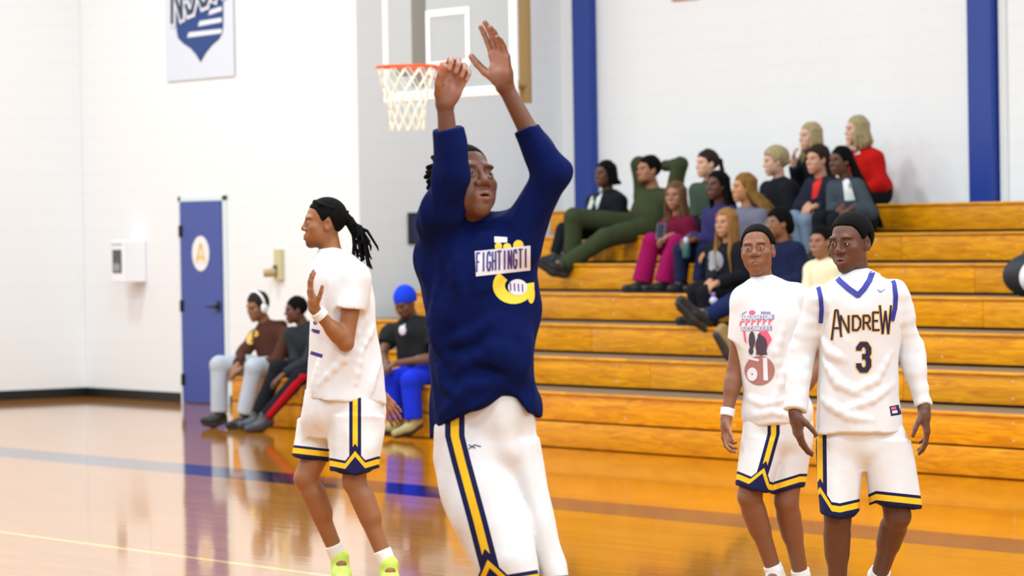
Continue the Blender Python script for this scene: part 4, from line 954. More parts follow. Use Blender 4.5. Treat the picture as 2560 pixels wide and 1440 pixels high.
# --- player in the number 3 jersey
d = FPX / 570.0
J = JJ(d, head=(2126, 609), neck=(2150, 706), shL=(2054, 752, .03), shR=(2230, 736, -.03), elL=(2004, 880, .0), elR=(2276, 868, -.06), wrL=(1987, 1032, .09), wrR=(2310, 1022, .02), pel=(2152, 1065), hipL=(2100, 1095, 0), hipR=(2215, 1095, 0),
       knL=(2094, 1300, .04), knR=(2244, 1290, .02), anL=(2094, 1505, -.06), anR=(2195, 1448, -.26), toeL=(2080, 1556, .12), toeR=(2180, 1500, -.10))
H = Head(J['head'], frame(-38, -3, 3), 1.03, nose=1.15, lips=1.1, mouth=.0015)
hl = hand(J['wrL'], -UP + .14 * R0, R0 * .9 + FW * .3, -FW + .5 * R0, curl=.32, sc=1.08, spread=.03, thumb=.5); hr = hand(J['wrR'], -UP + .12 * R0, -R0 * .8 + FW * .2, -FW - .3 * R0, curl=.34, sc=1.08, spread=.03, thumb=.5)
J['_hands'] = [hl, hr]; J['_palm'] = [R0 * .9 + FW * .3, -R0 * .8 + FW * .2]
P4 = Person(J, H, hl + hr, (100, 63, 46), hb=.008, hh=.003, hd=.0035, label='person in white ANDREW number 3 jersey over a white long-sleeve shirt', eyes=True, tint=dict(beard=.35, fade=.5, brow=(24, 18, 15), lip=(150, 96, 90)), gaze=H.ax[1] - .1 * R0, arm=.86)
P4.part('hair', [H.haircap(.012, shift=(-.004, .014))], blackhair, .0036)
cL = J['elL'] * .04 + J['wrL'] * .96; cR = J['elR'] * .06 + J['wrR'] * .94
slv = P4.part('long_sleeve_shirt', [loft(d, [(2116, 2188, 697, 0, .062), (2078, 2222, 712, 0, .095), (2055, 2238, 740, 0, .12), (2055, 2232, 900, 0, .12), (2055, 2235, 1040, 0, .12)], .03),
                              rc(J['shL'], J['elL'], .068, .060, .04), rc(J['elL'], cL, .062, .048, .02, flat='b'), rc(J['shR'], J['elR'], .068, .056, .04), rc(J['elR'], cR, .058, .037, .02, flat='b')] + torso_cover(J, d, hem_of([0, 1], [1050, 1050]), .006), white_c, .0075,
        caps=[(cL, nrm(cL - J['elL']), .07), (cR, nrm(cR - J['elR']), .07)], disp=folds2(.006, 21, 20, (1, 1, 1)), solid=.003)
hem = hem_of([2036, 2264], [1084, 1080])
TR4 = [(2110, 2194, 690, 0, .068), (2078, 2222, 702, 0, .10), (2060, 2238, 724, 0, .125), (2050, 2244, 760, 0, .142), (2047, 2243, 810, 0, .148), (2046, 2240, 870, 0, .148), (2044, 2239, 940, 0, .146), (2042, 2246, 1010, 0, .156), (2038, 2262, 1095, 0, .165)]
jer = P4.part('jersey', [loft(d, TR4, .03, hem=hem)] + torso_cover(J, d, hem, .012)[:3] + [clipped(q_, d, hem) for q_ in ridges(d, TR4, [[(2060, 900), (2100, 960), (2160, 990)], [(2225, 880), (2190, 950), (2130, 980)], [(2230, 960), (2180, 1000), (2100, 1030)], [(2060, 1000), (2120, 1040), (2180, 1050)], [(2055, 840), (2075, 880), (2110, 900)]], .014, .006)], white_c, .0065, hemf=[hem_test(d, hem)], disp=folds2(.006, 31, 14), solid=.003)
make_shorts(P4, d, [(2052, 2250, 1045, 0, .112), (2043, 2266, 1090, 0, .126), (2042, 2280, 1130, 0, .118), (2058, 2270, 1175, 0, .07)],
            [(2042, 2170, 1100, .0, .118), (2045, 2157, 1200, .02, .115), (2049, 2149, 1280, .03, .115), (2049, 2148, 1310, .03, .115)], [(2140, 2280, 1100, 0, .118), (2160, 2293, 1180, 0, .115), (2170, 2304, 1262, .01, .115), (2172, 2306, 1300, .01, .115)],
            hem_of([2048, 2100, 2148], [1281, 1289, 1278]), hem_of([2172, 2190, 2305], [1266, 1258, 1270]), lambda w: np.interp(w, [1110, 1180, 1260], [2152, 2157, 2160]), seamL=([2049, 2051], [1080, 1280], 1.0, .0), seed=24)
for s in 'LR': crew(P4, J, s, sock_w, .86); shoe(P4, J['an' + s], J['toe' + s], mat('shoe_white', (236, 236, 236), 0.5), sole_w)
AX = [(2079, 2103, 776, 845, 'A'), (2099, 2124, 789, 831, 'N'), (2130, 2153, 790, 825, 'D'), (2157, 2177, 789, 823, 'R'), (2181, 2200, 781, 825, 'E'), (2200, 2228, 764, 834, 'W')]
for nm, wd, lf, mt, w3 in (('name_outline', 8.5, .002, goldp, 19), ('name_letters', 4.6, .0045, navyp, 14)):
    for (x0, x1, y0, y1, ch) in AX:
        tl = {'A': 8, 'W': -8}.get(ch, 0); dc = Decal(P4, jer, lf)
        letter(dc, ch, lambda a, b: (x0 + a * (x1 - x0), y1 + (y0 - y1) * b + (tl * (.5 - a) if ch in 'A' and b < .05 else 0)), wd); dc.build('letter', mt)
    dc = Decal(P4, jer, lf); letter(dc, '3', lambda a, b: (2137.5 + 6 + a * (44 - 12), 925 + (861 - 925) * b), w3 - 1); dc.build('number_' + nm.split('_')[1], mt)
trim = mat('royal_trim', (44, 48, 146), 0.7)
dc = Decal(P4, jer, .005)
V_ = [(2086, 688), (2100, 703), (2122, 722), (2145, 738), (2160, 722), (2174, 700), (2183, 676)]
for a, b in zip(V_, V_[1:]): dc.seg(a, b, 14)
dc.build('collar_trim', trim)
for pts in ([(2040, 706), (2047, 722), (2052, 745), (2054, 775), (2052, 806)], [(2229, 690), (2236, 712), (2240, 740), (2238, 770), (2231, 800)]):
    dc = Decal(P4, slv, .012)
    for a, b in zip(pts, pts[1:]): dc.seg(a, b, 11)
    dc.build('armhole_trim', trim)
dc = Decal(P4, jer, .003); dc.quad((2224, 1016), (2256, 1010), (2259, 1035), (2228, 1040)); dc.build('hem_tag', navyp)
dc = Decal(P4, jer, .005); dc.quad((2227, 1018), (2240, 1016), (2241, 1023), (2228, 1025)); dc.build('hem_tag_pink', pinkp)
dc = Decal(P4, jer, .005); dc.quad((2230, 1027), (2243, 1025), (2244, 1032), (2231, 1034)); dc.build('hem_tag_white', whitep)
dc = Decal(P4, jer, .003); dc.seg((2194, 724), (2203, 730), 2.5); dc.seg((2203, 730), (2212, 723), 2.5); dc.seg((2198, 730), (2208, 726), 2); dc.build('maker_mark', lilac)
# ------------------------------------------------------------------ seated people
def seat_depth(x, Y): return float((onY(x, 720, Y) - CAM) @ FW)
def long_hair(H, n, L, seed, sway=(0, 0, 0), r=.0125, arc=(70, 290), part_=0.0, wav=.012, start=.06):
    """strands hung from the crown: down the side of the head, then falling straight"""
    rr = np.random.RandomState(seed); out = []
    for i in range(n):
        a = math.radians(arc[0] + (arc[1] - arc[0]) * (i + rr.rand() * .6) / n); c, s_ = math.cos(a), math.sin(a)      # 0 = face side
        p0 = H.w(s_ * .035, -.01 + c * .045, .115); p1 = H.w(s_ * .080, -.016 + c * .095, start); p2 = H.w(s_ * .088, -.018 + c * .100, -.04)
        l = L * (.85 + .3 * rr.rand()); sw = np.array(sway) + rr.normal(size=3) * wav * np.array([1, 1, .3])
        p3 = p2 + np.array([0, 0, -l * .5]) + sw * .5 + rr.normal(size=3) * wav; p4 = p2 + np.array([0, 0, -l]) + sw
        out += tube_prims([p0, p1, p2, p3, p4], [r, r * 1.2, r * 1.2, r * 1.1, r * .5], .006)
    return out
def seated(name_label, row, head, neck, pel, skin, top, bottom, yaw=-55, pitch=0, roll=0, Y=None, sh=None, el=None, wr=None, kn=None, an=None, toe=None, hs=.93, w=1.0, hair=None, sleeve='long', shoe_m=None, hand_d=None,
           longhair=None, facing=0.0, female=False, pants_end=.97, arm=.95, hairline='full', hgrow=(0, 0, 0), curl=.5, tint=None, belly=1.0, dz=None, fold=1, group=None, hairthick=.012, baggy=0.0, flare=0.0, shoe_k=.92):
    Yp = Y if Y is not None else BF + BD * row + .22
    d = seat_depth(pel[0], Yp); sc = FPX / d
    fy = math.radians(35.0 + facing)                       # court direction against the picture plane
    cs, sn = math.cos(fy), math.sin(fy)                    # towards camera-left and towards the camera
    o = {}
    Z = lambda t, dflt: t if len(t) > 2 else (t[0], t[1], dflt)
    hd = Z(head, .05); hd = (hd[0], hd[1] - .014 * sc * (row > 0), hd[2]); hs = hs * (1.06 if row > 0 else 1.0); nk = Z(neck, 0.0); pl = Z(pel, 0.0)
    shw = (.165 if female else .185) * w
    sh = sh or [(nk[0] - shw * sn * sc, nk[1] + 14), (nk[0] + shw * sn * sc, nk[1] + 12)]
    kn = kn or [(pl[0] - .40 * cs * sc - 12, pl[1] - 8), (pl[0] - .40 * cs * sc + 34, pl[1])]
    an = an or [(k[0] - 4, k[1] + .42 * sc) for k in kn]
    toe = toe or [(a[0] - .13 * sc, a[1] + .055 * sc) for a in an]
    el = el or [(s_[0] + (-8 if i == 0 else 6), s_[1] + .27 * sc) for i, s_ in enumerate(sh)]
    wr = wr or [(e[0] - .2 * sc, e[1] + .02 * sc) for e in el]
    D = dz or {}
    spec = dict(head=hd, neck=nk, pel=pl, shL=Z(sh[0], -shw * cs), shR=Z(sh[1], shw * cs), elL=Z(el[0], -shw * cs + .06), elR=Z(el[1], shw * cs + .05), wrL=Z(wr[0], .05), wrR=Z(wr[1], .22),
                hipL=(pl[0] - .09 * sn * sc, pl[1] + 4, -.09 * cs), hipR=(pl[0] + .09 * sn * sc, pl[1] + 4, .09 * cs), knL=Z(kn[0], -.07 + .40 * sn), knR=Z(kn[1], .10 + .40 * sn),
                anL=Z(an[0], -.05 + .40 * sn), anR=Z(an[1], .10 + .40 * sn), toeL=Z(toe[0], .0 + .40 * sn), toeR=Z(toe[1], .16 + .40 * sn))
    J = JJ(d, **spec)
    def deck(p): r = int(math.floor((p[1] - BF) / BD)); return BH0 + BR * min(r, NROW - 1) if r >= 0 else 0.0
    lift = max(0.0, deck(J['pel']) + .10 - J['pel'][2])
    for k_ in ('pel', 'hipL', 'hipR'): J[k_][2] += lift
    for s in 'LR':
        up_ = max(0.0, deck(J['an' + s]) + .085 - J['an' + s][2]); J['an' + s][2] += up_; J['toe' + s][2] = max(J['toe' + s][2] + up_, deck(J['toe' + s]) + .05)
        J['kn' + s][2] = max(J['kn' + s][2], J['an' + s][2] + .16)
    H = Head(J['head'], frame(yaw, pitch, roll), hs, nose=.95 if female else 1.1, lips=.95 if female else 1.05, jaw=.85 if female else 1.0, wide=.97)
    fwd = nrm(-cs * R0 - sn * FW)
    hds = []
    for i, s in enumerate('LR'):
        dr = nrm(J['wr' + s] - J['el' + s]) * .6 + (hand_d[i] if hand_d else (fwd * .7 - UP * .5)); hds.append(hand(J['wr' + s], dr, -UP * .8 - fwd * .2, (R0 if s == 'L' else -R0) + UP * .2, curl=curl, sc=.92, spread=.03, thumb=.6))
    J['_hands'] = hds
    P = Person(J, H, hds[0] + hds[1], skin, hb=.012, hh=.0046, hd=.006, label=name_label, tint=tint or {}, w=w * .92, arm=arm * .9, leg=.9, belly=belly, group=group)
    P.d = d; P.sc = sc; P.fwd = fwd
    # trousers
    tp = torso_cover(J, d, None, .012, w=w * .92, belly=belly, top=False)[1:]; caps = []
    for s in 'LR':
        e = J['kn' + s] * (1 - pants_end) + J['an' + s] * pants_end
        tp += [rc(J['hip' + s], J['kn' + s], .086 * .95, .062, .03, grow=.012 + baggy), rc(J['kn' + s], e, .058, .050 + flare, .02, flat='b', grow=.012 + baggy)]; caps.append((e, nrm(e - J['kn' + s]), .12))
    P.trousers = P.part('trousers', tp, bottom, .011, caps=caps, disp=folds2(.005, fold, 13), solid=.004)
    # top
    pm = d / FPX
    lo_hem = J['pel'] + nrm(J['neck'] - J['pel']) * -.03
    up = nrm(J['neck'] - J['pel'])
    cov = torso_cover(J, d, None, .028, w=w * .92, belly=belly, arm=arm)
    def cut(p):
        f0 = p.f
        p.f = lambda x, y, z: np.maximum(f0(x, y, z), -dot3(up, x - lo_hem[0], y - lo_hem[1], z - lo_hem[2])); return p
    tp = [cut(p) for p in cov]; caps = [(lo_hem, up, .3)]
    for s in 'LR':
        if sleeve == 'long': e = J['el' + s] * .08 + J['wr' + s] * .92; tp += [rc(J['sh' + s], J['el' + s], .053 * arm, .044 * arm, .03, grow=.020), rc(J['el' + s], e, .044 * arm, .034 * arm, .02, flat='b', grow=.018)]; caps.append((e, nrm(e - J['el' + s]), .06))
        else: e = J['sh' + s] * .45 + J['el' + s] * .55; tp += [rc(J['sh' + s], e, .055 * arm, .055 * arm, .03, flat='b', grow=.016)]; caps.append((e, nrm(e - J['sh' + s]), .09))
    P.top = P.part('top', tp, top, .011, caps=caps, disp=folds2(.008, fold + 40, 14), solid=.004)
    if hair is not None: P.part('hair', [H.haircap(hairthick, hairline, grow=hgrow)] + (longhair(H, d) if longhair else []), hair, .0065 if longhair else .006, disp=folds(.0035, fold + 80, 75, (1, 1, .35)))
    shoe_m = shoe_m or BLK
    if shoe_m is not None:
        for s in 'LR': shoe(P, J['an' + s], J['toe' + s], shoe_m, SOLE, h=.009, k=shoe_k)
    return P
SOLE = mat('sole_dark', (50, 44, 40), 0.6); BLK = mat('shoe_black', (26, 26, 28), 0.55)
blk = cloth('black', (24, 26, 32)); char = cloth('charcoal', (42, 46, 52)); olive = cloth('olive', (58, 66, 42)); nvy = cloth('navy', (28, 34, 66)); navyj = cloth('navy_denim', (26, 38, 82))
jean = cloth('light_denim', (122, 140, 162)); maroon = cloth('maroon', (106, 18, 48)); magen = cloth('magenta', (150, 14, 82)); cream = cloth('cream', (236, 226, 188)); red = cloth('red', (190, 22, 18)); dgrn = cloth('dark_green', (60, 76, 62))
gryj = cloth('slate_grey', (66, 74, 82)); purpl = cloth('purple_navy', (52, 48, 96)); greyk = cloth('grey_knit', (112, 112, 130)); brownh = cloth('brown', (78, 46, 34)); sweat = cloth('pale_grey_sweat', (176, 182, 192)); royal = cloth('royal', (26, 50, 206))
hb_ = hairmat('dark_brown', (46, 34, 28), .7); hbr = hairmat('brown', (98, 70, 46), .6); hgold = hairmat('golden_brown', (132, 96, 46), .6); hbl = hairmat('blonde', (164, 148, 108), .6); hblb = hairmat('brown_blonde', (150, 108, 58), .6)
DK, MD, LT = (96, 62, 46), (150, 100, 70), (214, 168, 142)
S = {}
S['dreads'] = seated('seated person in black jacket with shoulder-length dreads, far left on the top rows', 5, (1512, 440), (1516, 490), (1545, 590), DK, blk, blk, kn=[(1410, 575), (1440, 580)], an=[(1392, 668), (1418, 672)], wr=[(1492, 582), (1500, 590)], el=[(1478, 560), (1556, 566)], hair=blackhair, shoe_m=BLK, w=1.05,
    longhair=lambda H, d: long_hair(H, 26, .05, 1, r=.012, arc=(75, 285)), fold=1)
dc = Decal(S['dreads'], S['dreads'].top, .003); dc.quad((1478, 492), (1506, 482), (1494, 522), (1468, 522)); dc.build('shirt_front', mat('shirt_print_white', (206, 214, 208), .7, var=.3, scale=30))
S['olive'] = seated('seated person in olive tracksuit leaning back with hands behind the head', 5, (1620, 430), (1640, 480), (1622, 580), (168, 116, 84), olive, olive, yaw=-60, pitch=2, sh=[(1606, 492), (1684, 486)], el=[(1596, 410, -.20), (1698, 412, .22)], wr=[(1640, 412, -.14), (1658, 416, .0)], hand_d=[R0, -R0],
    kn=[(1434, 545, .20), (1512, 596, .34)], an=[(1432, 650, .20), (1408, 664, .40)], toe=[(1396, 668, .28), (1352, 650, .46)], hair=blackhair, hairline='short', shoe_m=BLK, w=1.28, belly=1.15, arm=1.1, baggy=.016, fold=2, hs=1.0, tint=dict(beard=.8), shoe_k=1.05)
S['maroon'] = seated('seated person in maroon top and magenta trousers holding a phone', 4, (1688, 494), (1694, 548), (1728, 632), (160, 112, 88), maroon, magen, yaw=-28, female=True, sleeve='short', wr=[(1664, 592, .18), (1682, 588, .26)], el=[(1672, 610), (1736, 618)], kn=[(1628, 604, .16), (1690, 606, .30)], an=[(1606, 706, .16), (1662, 710, .30)], toe=[(1562, 722, .22), (1612, 726, .38)],
    hair=hbr, shoe_m=BLK, longhair=lambda H, d: long_hair(H, 40, .25, 3, arc=(58, 302)), fold=3, pants_end=1.0, baggy=.006, flare=.024)
S['pony'] = seated('seated smiling person in green vest with dark ponytail, behind the purple top', 5, (1766, 414), (1772, 462), (1800, 570), LT, dgrn, blk, yaw=-62, female=True, hair=hb_, hairline='short', longhair=lambda H, d: [q for i in range(12) for q in tube_prims([H.w(0, -.10, .05), H.w(.01 * (i % 3 - 1), -.15, .03), H.w(.012 * (i % 4 - 1.5), -.165, -.05), H.w(.012 * (i % 4 - 1.5), -.14 - .004 * i, -.14)], [.012, .014, .011, .005], .005)], fold=4, tint=dict(brow=(70, 46, 34)))
S['purple'] = seated('seated person in purple-navy jacket and jeans with long black hair', 4, (1792, 468), (1802, 522), (1824, 634), DK, purpl, nvy, yaw=-48, female=True, wr=[(1724, 592, .22), (1738, 598, .30)], el=[(1768, 604), (1838, 612)], kn=[(1706, 626, .16), (1762, 628, .30)], an=[(1702, 730, .16), (1748, 744, .32)], toe=[(1676, 748, .22), (1716, 762, .4)],
    hair=blackhair, shoe_m=BLK, longhair=lambda H, d: long_hair(H, 34, .20, 5, sway=tuple(R0 * .05), arc=(85, 300)), fold=5)
S['golden'] = seated('seated person in grey jacket with long golden-brown hair falling to the right', 4, (1858, 474), (1870, 528), (1892, 634), (196, 140, 98), greyk, blk, yaw=-70, female=True, hair=hgold, longhair=lambda H, d: long_hair(H, 44, .20, 6, sway=tuple(R0 * .17 - UP * .02), arc=(80, 280), r=.013), fold=6)
S['lower'] = seated('seated person in black jacket with very long brown-blonde hair, below the purple jacket', 3, (1814, 562), (1822, 616), (1852, 718), (196, 142, 110), blk, blk, yaw=-42, female=True, wr=[(1776, 704, .24), (1792, 708, .30)], el=[(1786, 690), (1862, 690)], kn=[(1738, 728, .16), (1762, 734, .3)], an=[(1736, 836, .16), (1766, 838, .3)],
    hair=hblb, shoe_m=BLK, longhair=lambda H, d: long_hair(H, 46, .38, 7, arc=(56, 300), r=.012), fold=7, hs=.9)
dc = Decal(S['lower'], S['lower'].top, .0025); dc.ovalp(1786, 652, 22, 26); dc.build('shirt_front', mat('shirt_grey', (150, 156, 166), .8))
S['bun'] = seated('seated blonde person with pinned-up wavy hair in black jacket', 5, (1936, 408), (1946, 458), (1978, 572), LT, blk, blk, yaw=-78, pitch=-6, female=True, hair=hbl, hairline='short', hgrow=(.008, .012, .008), longhair=lambda H, d: [ell(H.w(.03 * math.cos(i), -.085 + .03 * math.sin(i * 1.7), -.01 + .025 * math.sin(i)), H.ax, (.03, .03, .028), .012) for i in range(7)], fold=8, tint=dict(brow=(140, 110, 80)))
S['blonde'] = seated('seated person with long straight blonde hair on the top row in dark top', 6, (2024, 346), (2034, 398), (2062, 498), LT, blk, blk, yaw=-62, female=True, el=[(1992, 462), (2080, 470)], wr=[(1984, 412, .05), (2040, 480)], hand_d=[UP, -R0], hair=hbl, longhair=lambda H, d: long_hair(H, 42, .24, 9, arc=(66, 294)), fold=9, tint=dict(brow=(140, 110, 80)))
S['redtee'] = seated('seated person in navy jacket over red shirt and light jeans', 5, (2042, 404), (2056, 454), (2066, 566), (206, 152, 122), cloth('ink_jacket', (36, 36, 52)), jean, yaw=-52, female=True, el=[(1998, 526), (2088, 534)], wr=[(2022, 512, .22), (2040, 516, .28)], kn=[(1986, 548, .18), (2016, 552, .3)], an=[(2006, 652, .18), (2030, 656, .3)], hair=hb_, hairline='short', hgrow=(.006, .01, .004),
    longhair=lambda H, d: [ell(H.w(0, -.11, .01), H.ax, (.045, .04, .05), .02)], shoe_m=BLK, fold=10)
dc = Decal(S['redtee'], S['redtee'].top, .0025); dc.quad((2034, 440), (2056, 446), (2042, 494), (2029, 498)); dc.build('shirt_front', mat('shirt_red', (222, 34, 30), .8))
S['braids'] = seated('seated person in slate denim jacket and white shirt with long black braids', 5, (2100, 408), (2116, 456), (2152, 566), DK, gryj, blk, yaw=-55, female=True, el=[(2082, 528), (2176, 532)], wr=[(2106, 516, .2), (2132, 520, .3)], kn=[(2052, 546, .18), (2088, 552, .3)], an=[(2048, 650, .18), (2086, 654, .3)], hair=blackhair, hairline='full', shoe_m=BLK,
    longhair=lambda H, d: [q for i in range(22) for q in tube_prims([H.w(.02 * math.sin(i), .03, .12), H.w(.05 * math.sin(i * 2.1), -.09, .07), at(2130 + 1.5 * i, 430 + i, d - .08 - .02 * math.sin(i)), at(2160 + 1.5 * i, 500 + i, d + .02 - .02 * math.sin(i)), at(2176 + 1.4 * i, 566, d + .06 - .02 * math.sin(i))], .009, .003)], fold=11)
dc = Decal(S['braids'], S['braids'].top, .0025); dc.quad((2106, 446), (2122, 448), (2138, 500), (2112, 502)); dc.build('shirt_front', mat('shirt_white', (226, 232, 230), .8))
S['red'] = seated('seated person in bright red jacket with shoulder-length blonde hair against the wall', 6, (2140, 330), (2158, 384), (2188, 494), LT, red, blk, yaw=-72, female=True, w=1.12, el=[(2122, 440, .0), (2200, 460)], wr=[(2120, 384, .05), (2150, 480)], hand_d=[UP, -R0], hair=hbl, hairline='full', longhair=lambda H, d: long_hair(H, 40, .10, 12, arc=(66, 294)), fold=12, tint=dict(brow=(140, 110, 80)))
dc = Decal(S['red'], S['red'].top, .0025); dc.quad((2128, 362), (2144, 350), (2150, 384), (2136, 388)); dc.build('shirt_front', mat('shirt_white', (226, 232, 230), .8))
S['glasses'] = seated('seated person in navy sweater and glasses stretching black boots out over the lower rows', 3, (1944, 564), (1960, 614), (1968, 728), MD, nvy, navyj, yaw=-62, female=True, el=[(1938, 694), (2010, 700)], wr=[(1912, 712), (1930, 716)], kn=[(1868, 728, .2), (1884, 742, .34)], an=[(1776, 788, .24), (1768, 806, .42)], toe=[(1706, 756, .30), (1704, 762, .50)], hair=blackhair, hairline='short', hgrow=(.006, .01, .006),
    longhair=lambda H, d: [ell(H.w(0, -.11, -.02), H.ax, (.05, .05, .07), .02)], shoe_m=mat('boot_black', (24, 22, 24), .5), fold=13, shoe_k=1.15)
H = S['glasses'].H; g = []
for q_ in (-1, 1): g += [rc(H.w(q_ * .032 + .022 * math.cos(t), .098, .004 + .018 * math.sin(t)), H.w(q_ * .032 + .022 * math.cos(t + .5), .098, .004 + .018 * math.sin(t + .5)), .0025, .0025, .001) for t in np.arange(0, 6.28, .5)]; g.append(rc(H.w(q_ * .054, .098, .008), H.w(q_ * .082, .0, .006), .0025, .0025, .001))
S['glasses'].part('glasses', g + [rc(H.w(-.01, .100, .008), H.w(.01, .100, .008), .0025, .0025, .001)], mat('glasses_frame', (200, 196, 190), .3, metal=.6), .003)
S['cream'] = seated('seated person in cream sweater with tan boots, half hidden behind the number 3 player', 2, (2050, 610), (2060, 658), (2072, 786), (156, 108, 82), cream, cloth('tan', (150, 118, 76)), yaw=-40, female=True, hs=.88, w=.92, el=[(2020, 740), (2100, 745)], wr=[(2000, 775), (2020, 780)], kn=[(1958, 792, .2), (1972, 802, .34)], an=[(1868, 868, .26), (1862, 884, .44)], toe=[(1808, 818, .34), (1802, 826, .5)], hair=blackhair, hairline='short',
    shoe_m=mat('boot_tan', (150, 118, 72), .7, bump=.1, scale=40), fold=14, shoe_k=1.2)
# bench row
S['hood'] = seated('seated person in brown hoodie and pale grey sweatpants wearing white headphones', 0, (642, 768), (668, 816), (700, 944), (140, 96, 66), brownh, sweat, yaw=-48, pitch=-14, w=1.22, belly=1.1, sh=[(640, 842), (722, 838)], el=[(606, 888, .0), (690, 902, .34)], wr=[(594, 912, .26), (604, 922, .34)], kn=[(548, 914, .18), (636, 920, .42)], an=[(548, 1036, .20), (612, 1040, .42)], toe=[(508, 1048, .26), (570, 1062, .50)], hair=hb_, hairline='full', hairthick=.02, shoe_m=BLK, fold=15, hs=1.0, baggy=.014)
H = S['hood'].H; g = []
for t in np.arange(-1.35, 1.35, .15): g.append(rc(H.w(.112 * math.sin(t), -.012, .03 + .112 * math.cos(t)), H.w(.112 * math.sin(t + .15), -.012, .03 + .112 * math.cos(t + .15)), .011, .011, .004))
for q_ in (-1, 1): g.append(H.S(q_ * .105, -.006, -.012, (.022, .038, .046), .006))
S['hood'].part('headphones', g, mat('headphone_white', (240, 242, 244), .35), .005)
g = S['hood']; J_ = g.J; S['hood'].part('hood', [rc(J_['neck'] + UP * .01 + R0 * .05 + .09 * math.cos(t) * R0 - .09 * math.sin(t) * FW, J_['neck'] + UP * .01 + R0 * .05 + .09 * math.cos(t + .5) * R0 - .09 * math.sin(t + .5) * FW, .04, .04, .02) for t in np.arange(-1.6, 1.6, .5)], brownh, .009)
for o_ in ((622, 836, 14, 17), (637, 834, 9, 8), (625, 852, 9, 9)): dc = Decal(S['hood'], S['hood'].top, .003); dc.ovalp(*o_); dc.build('chest_print', mat('chest_print_gold', (222, 178, 84), .7))
S['cap'] = seated('seated person in charcoal sweatshirt and black trousers with a red stripe, beside the hoodie', 0, (738, 776), (764, 820), (800, 944), DK, char, blk, yaw=-75, pitch=-6, w=1.1, el=[(742, 900, -.05), (770, 905, .26)], wr=[(700, 930, .1), (708, 938, .34)], kn=[(694, 920, .2), (748, 944, .42)], an=[(642, 1040, .24), (662, 1044, .46)], toe=[(600, 1058, .3), (618, 1068, .54)], hair=blackhair, hairline='short', shoe_m=mat('shoe_slate', (62, 68, 78), .5), fold=16)
g = S['cap']; J_ = g.J
def stripe(m, off): return g.part('trouser_stripe', [rc(J_['knR'] + off + (J_['hipR'] - J_['knR']) * .45, J_['knR'] + off, .034, .036, .01), rc(J_['knR'] + off, J_['anR'] + off * .8 + (J_['knR'] - J_['anR']) * .06, .036, .030, .01)], m, .006, parent=g.trousers)
stripe(cloth('stripe_red', (168, 16, 34)), -FW * .050 + R0 * .02)
S['beanie'] = seated('seated person in black tee and royal blue trousers with a blue beanie', 0, (1012, 758), (1030, 806), (1062, 944), (110, 74, 58), cloth('tee_black', (30, 32, 34)), royal, yaw=-38, pitch=-26, w=1.3, belly=1.2, sleeve='short', sh=[(976, 832), (1084, 828)], el=[(954, 890, -.02), (1088, 894, .30)], wr=[(968, 908, .26), (990, 908, .38)], kn=[(984, 950, .22), (1026, 952, .42)], an=[(990, 1052, .22), (1034, 1050, .42)], toe=[(958, 1068, .3), (986, 1080, .52)], arm=1.15, hs=1.0, baggy=.014, fold=17, tint=dict(beard=.7), hair=None, shoe_m=mat('shoe_khaki', (170, 160, 110), .6))
H = S['beanie'].H; S['beanie'].part('beanie', [H.haircap(.016, 'beanie', grow=(.004, .004, .012))], cloth('beanie_blue', (30, 66, 224)), .005)
S['beanie'].part('pendant', [ell(at(1006, 826, S['beanie'].d - .26), frame(-30), (.036, .012, .042), .01), rc(at(1012, 812, S['beanie'].d - .24), at(1006, 826, S['beanie'].d - .26), .008, .01, .005)], mat('pendant_white', (214, 214, 226), .3), .004)
# phone in the girl's hands
p = at(1652, 578, S['maroon'].d - .27)
ph = link('phone', None, None, tuple(p), label='phone held by the person in magenta trousers', category='phone'); ph.rotation_euler = (math.radians(62), 0, math.radians(40))
MB().box((-.037, -.077, -.005), (.037, .077, .005), .004, 2).build('phone_case', mat('phone_lilac', (150, 140, 190), .4), ph)
MB().box((-.033, -.072, .005), (.033, .072, .0062)).build('screen', mat('phone_screen', (30, 32, 44), .15), ph)
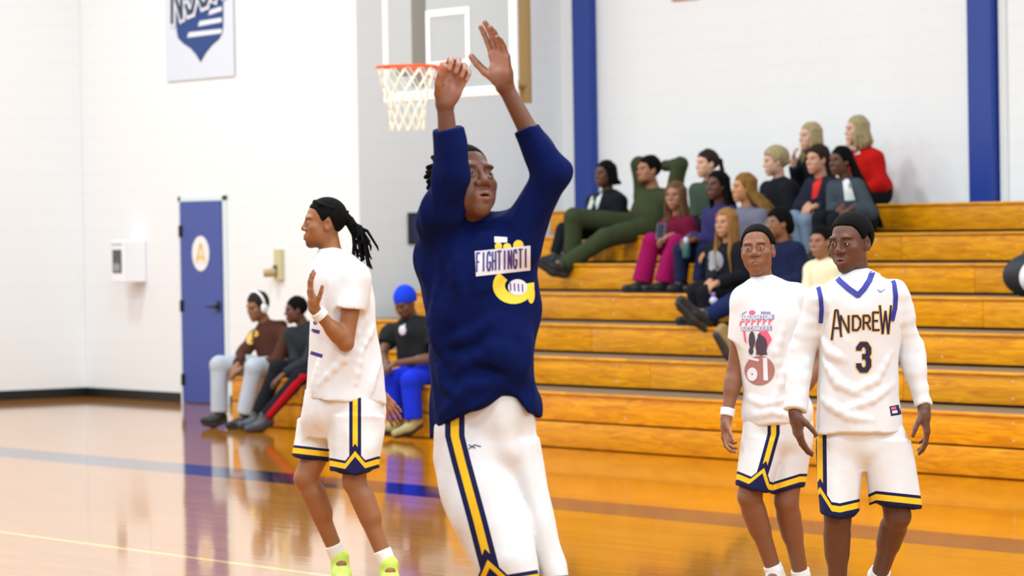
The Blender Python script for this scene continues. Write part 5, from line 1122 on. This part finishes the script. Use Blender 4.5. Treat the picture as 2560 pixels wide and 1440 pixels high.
# gear bag cut off by the right edge
bd = seat_depth(2540, BF + BD * 3 + .3); bc_ = at(2572, 690, bd)
bag = link('gear_bag', None, None, (bc_[0], bc_[1], BH0 + BR * 3), label='black and white rounded bag on the bleachers at the right edge', category='bag')
def solid_part(name, prims, m, h, base, parent): V, Q = surf(prims, h); return link(name, mesh_np(name, V - np.array(base), Q, m), parent)
bb = np.array(bag.location)
solid_part('bag_body', [ell(at(2600, 688, bd), frame(0), (.285, .16, .185), .02)], mat('bag_black', (26, 28, 36), .6), .009, bb, bag)
solid_part('bag_panel', [ell(at(2606, 690, bd - .05), frame(0), (.222, .14, .160), .02)], mat('bag_white', (232, 232, 236), .6), .009, bb, bag)

# strap and zip make the bag read as a bag from any side
solid_part('bag_strap', [rc(at(2600 + 40 * math.cos(t), 640 - 26 * math.sin(t), bd), at(2600 + 40 * math.cos(t + .35), 640 - 26 * math.sin(t + .35), bd), .014, .014, .004) for t in np.arange(0.0, 3.1, .35)], mat('bag_black', (26, 28, 36), .6), .006, bb, bag)
# small things held in the stands
def lathe(name, prof, m, parent, n=16):
    V = []; Q = []
    for (r, z) in prof: V += [(r * math.cos(2 * math.pi * i / n), r * math.sin(2 * math.pi * i / n), z) for i in range(n)]
    for j in range(len(prof) - 1): Q += [(j * n + i, j * n + (i + 1) % n, (j + 1) * n + (i + 1) % n, (j + 1) * n + i) for i in range(n)]
    return link(name, mesh_np(name, V, Q, m), parent)
p = at(1716, 646, S['purple'].d - .36)
bt = link('drink_bottle', None, None, tuple(p), label='small green drink bottle with pale cap held by the person in the purple-navy jacket', category='bottle')
lathe('bottle_body', [(0, 0), (.030, .002), (.033, .02), (.033, .10), (.022, .125), (0, .126)], mat('bottle_green', (40, 92, 88), .25), bt)
lathe('bottle_cap', [(0, .124), (.022, .125), (.022, .165), (.012, .18), (0, .181)], mat('bottle_cap_pale', (206, 200, 232), .4), bt)
p = at(1784, 752, S['lower'].d - .42)
kc = link('key_charm', None, None, tuple(p), label='lilac key charm hanging below the hands of the person with very long hair', category='charm')
lathe('charm_ball', [(0, -.035), (.02, -.03), (.034, -.01), (.034, .01), (.02, .03), (0, .035)], mat('charm_white', (214, 206, 236), .35), kc)
lathe('charm_loop', [(0, .03), (.014, .034), (.018, .05), (.012, .068), (0, .07)], mat('charm_lilac', (150, 120, 190), .4), kc)
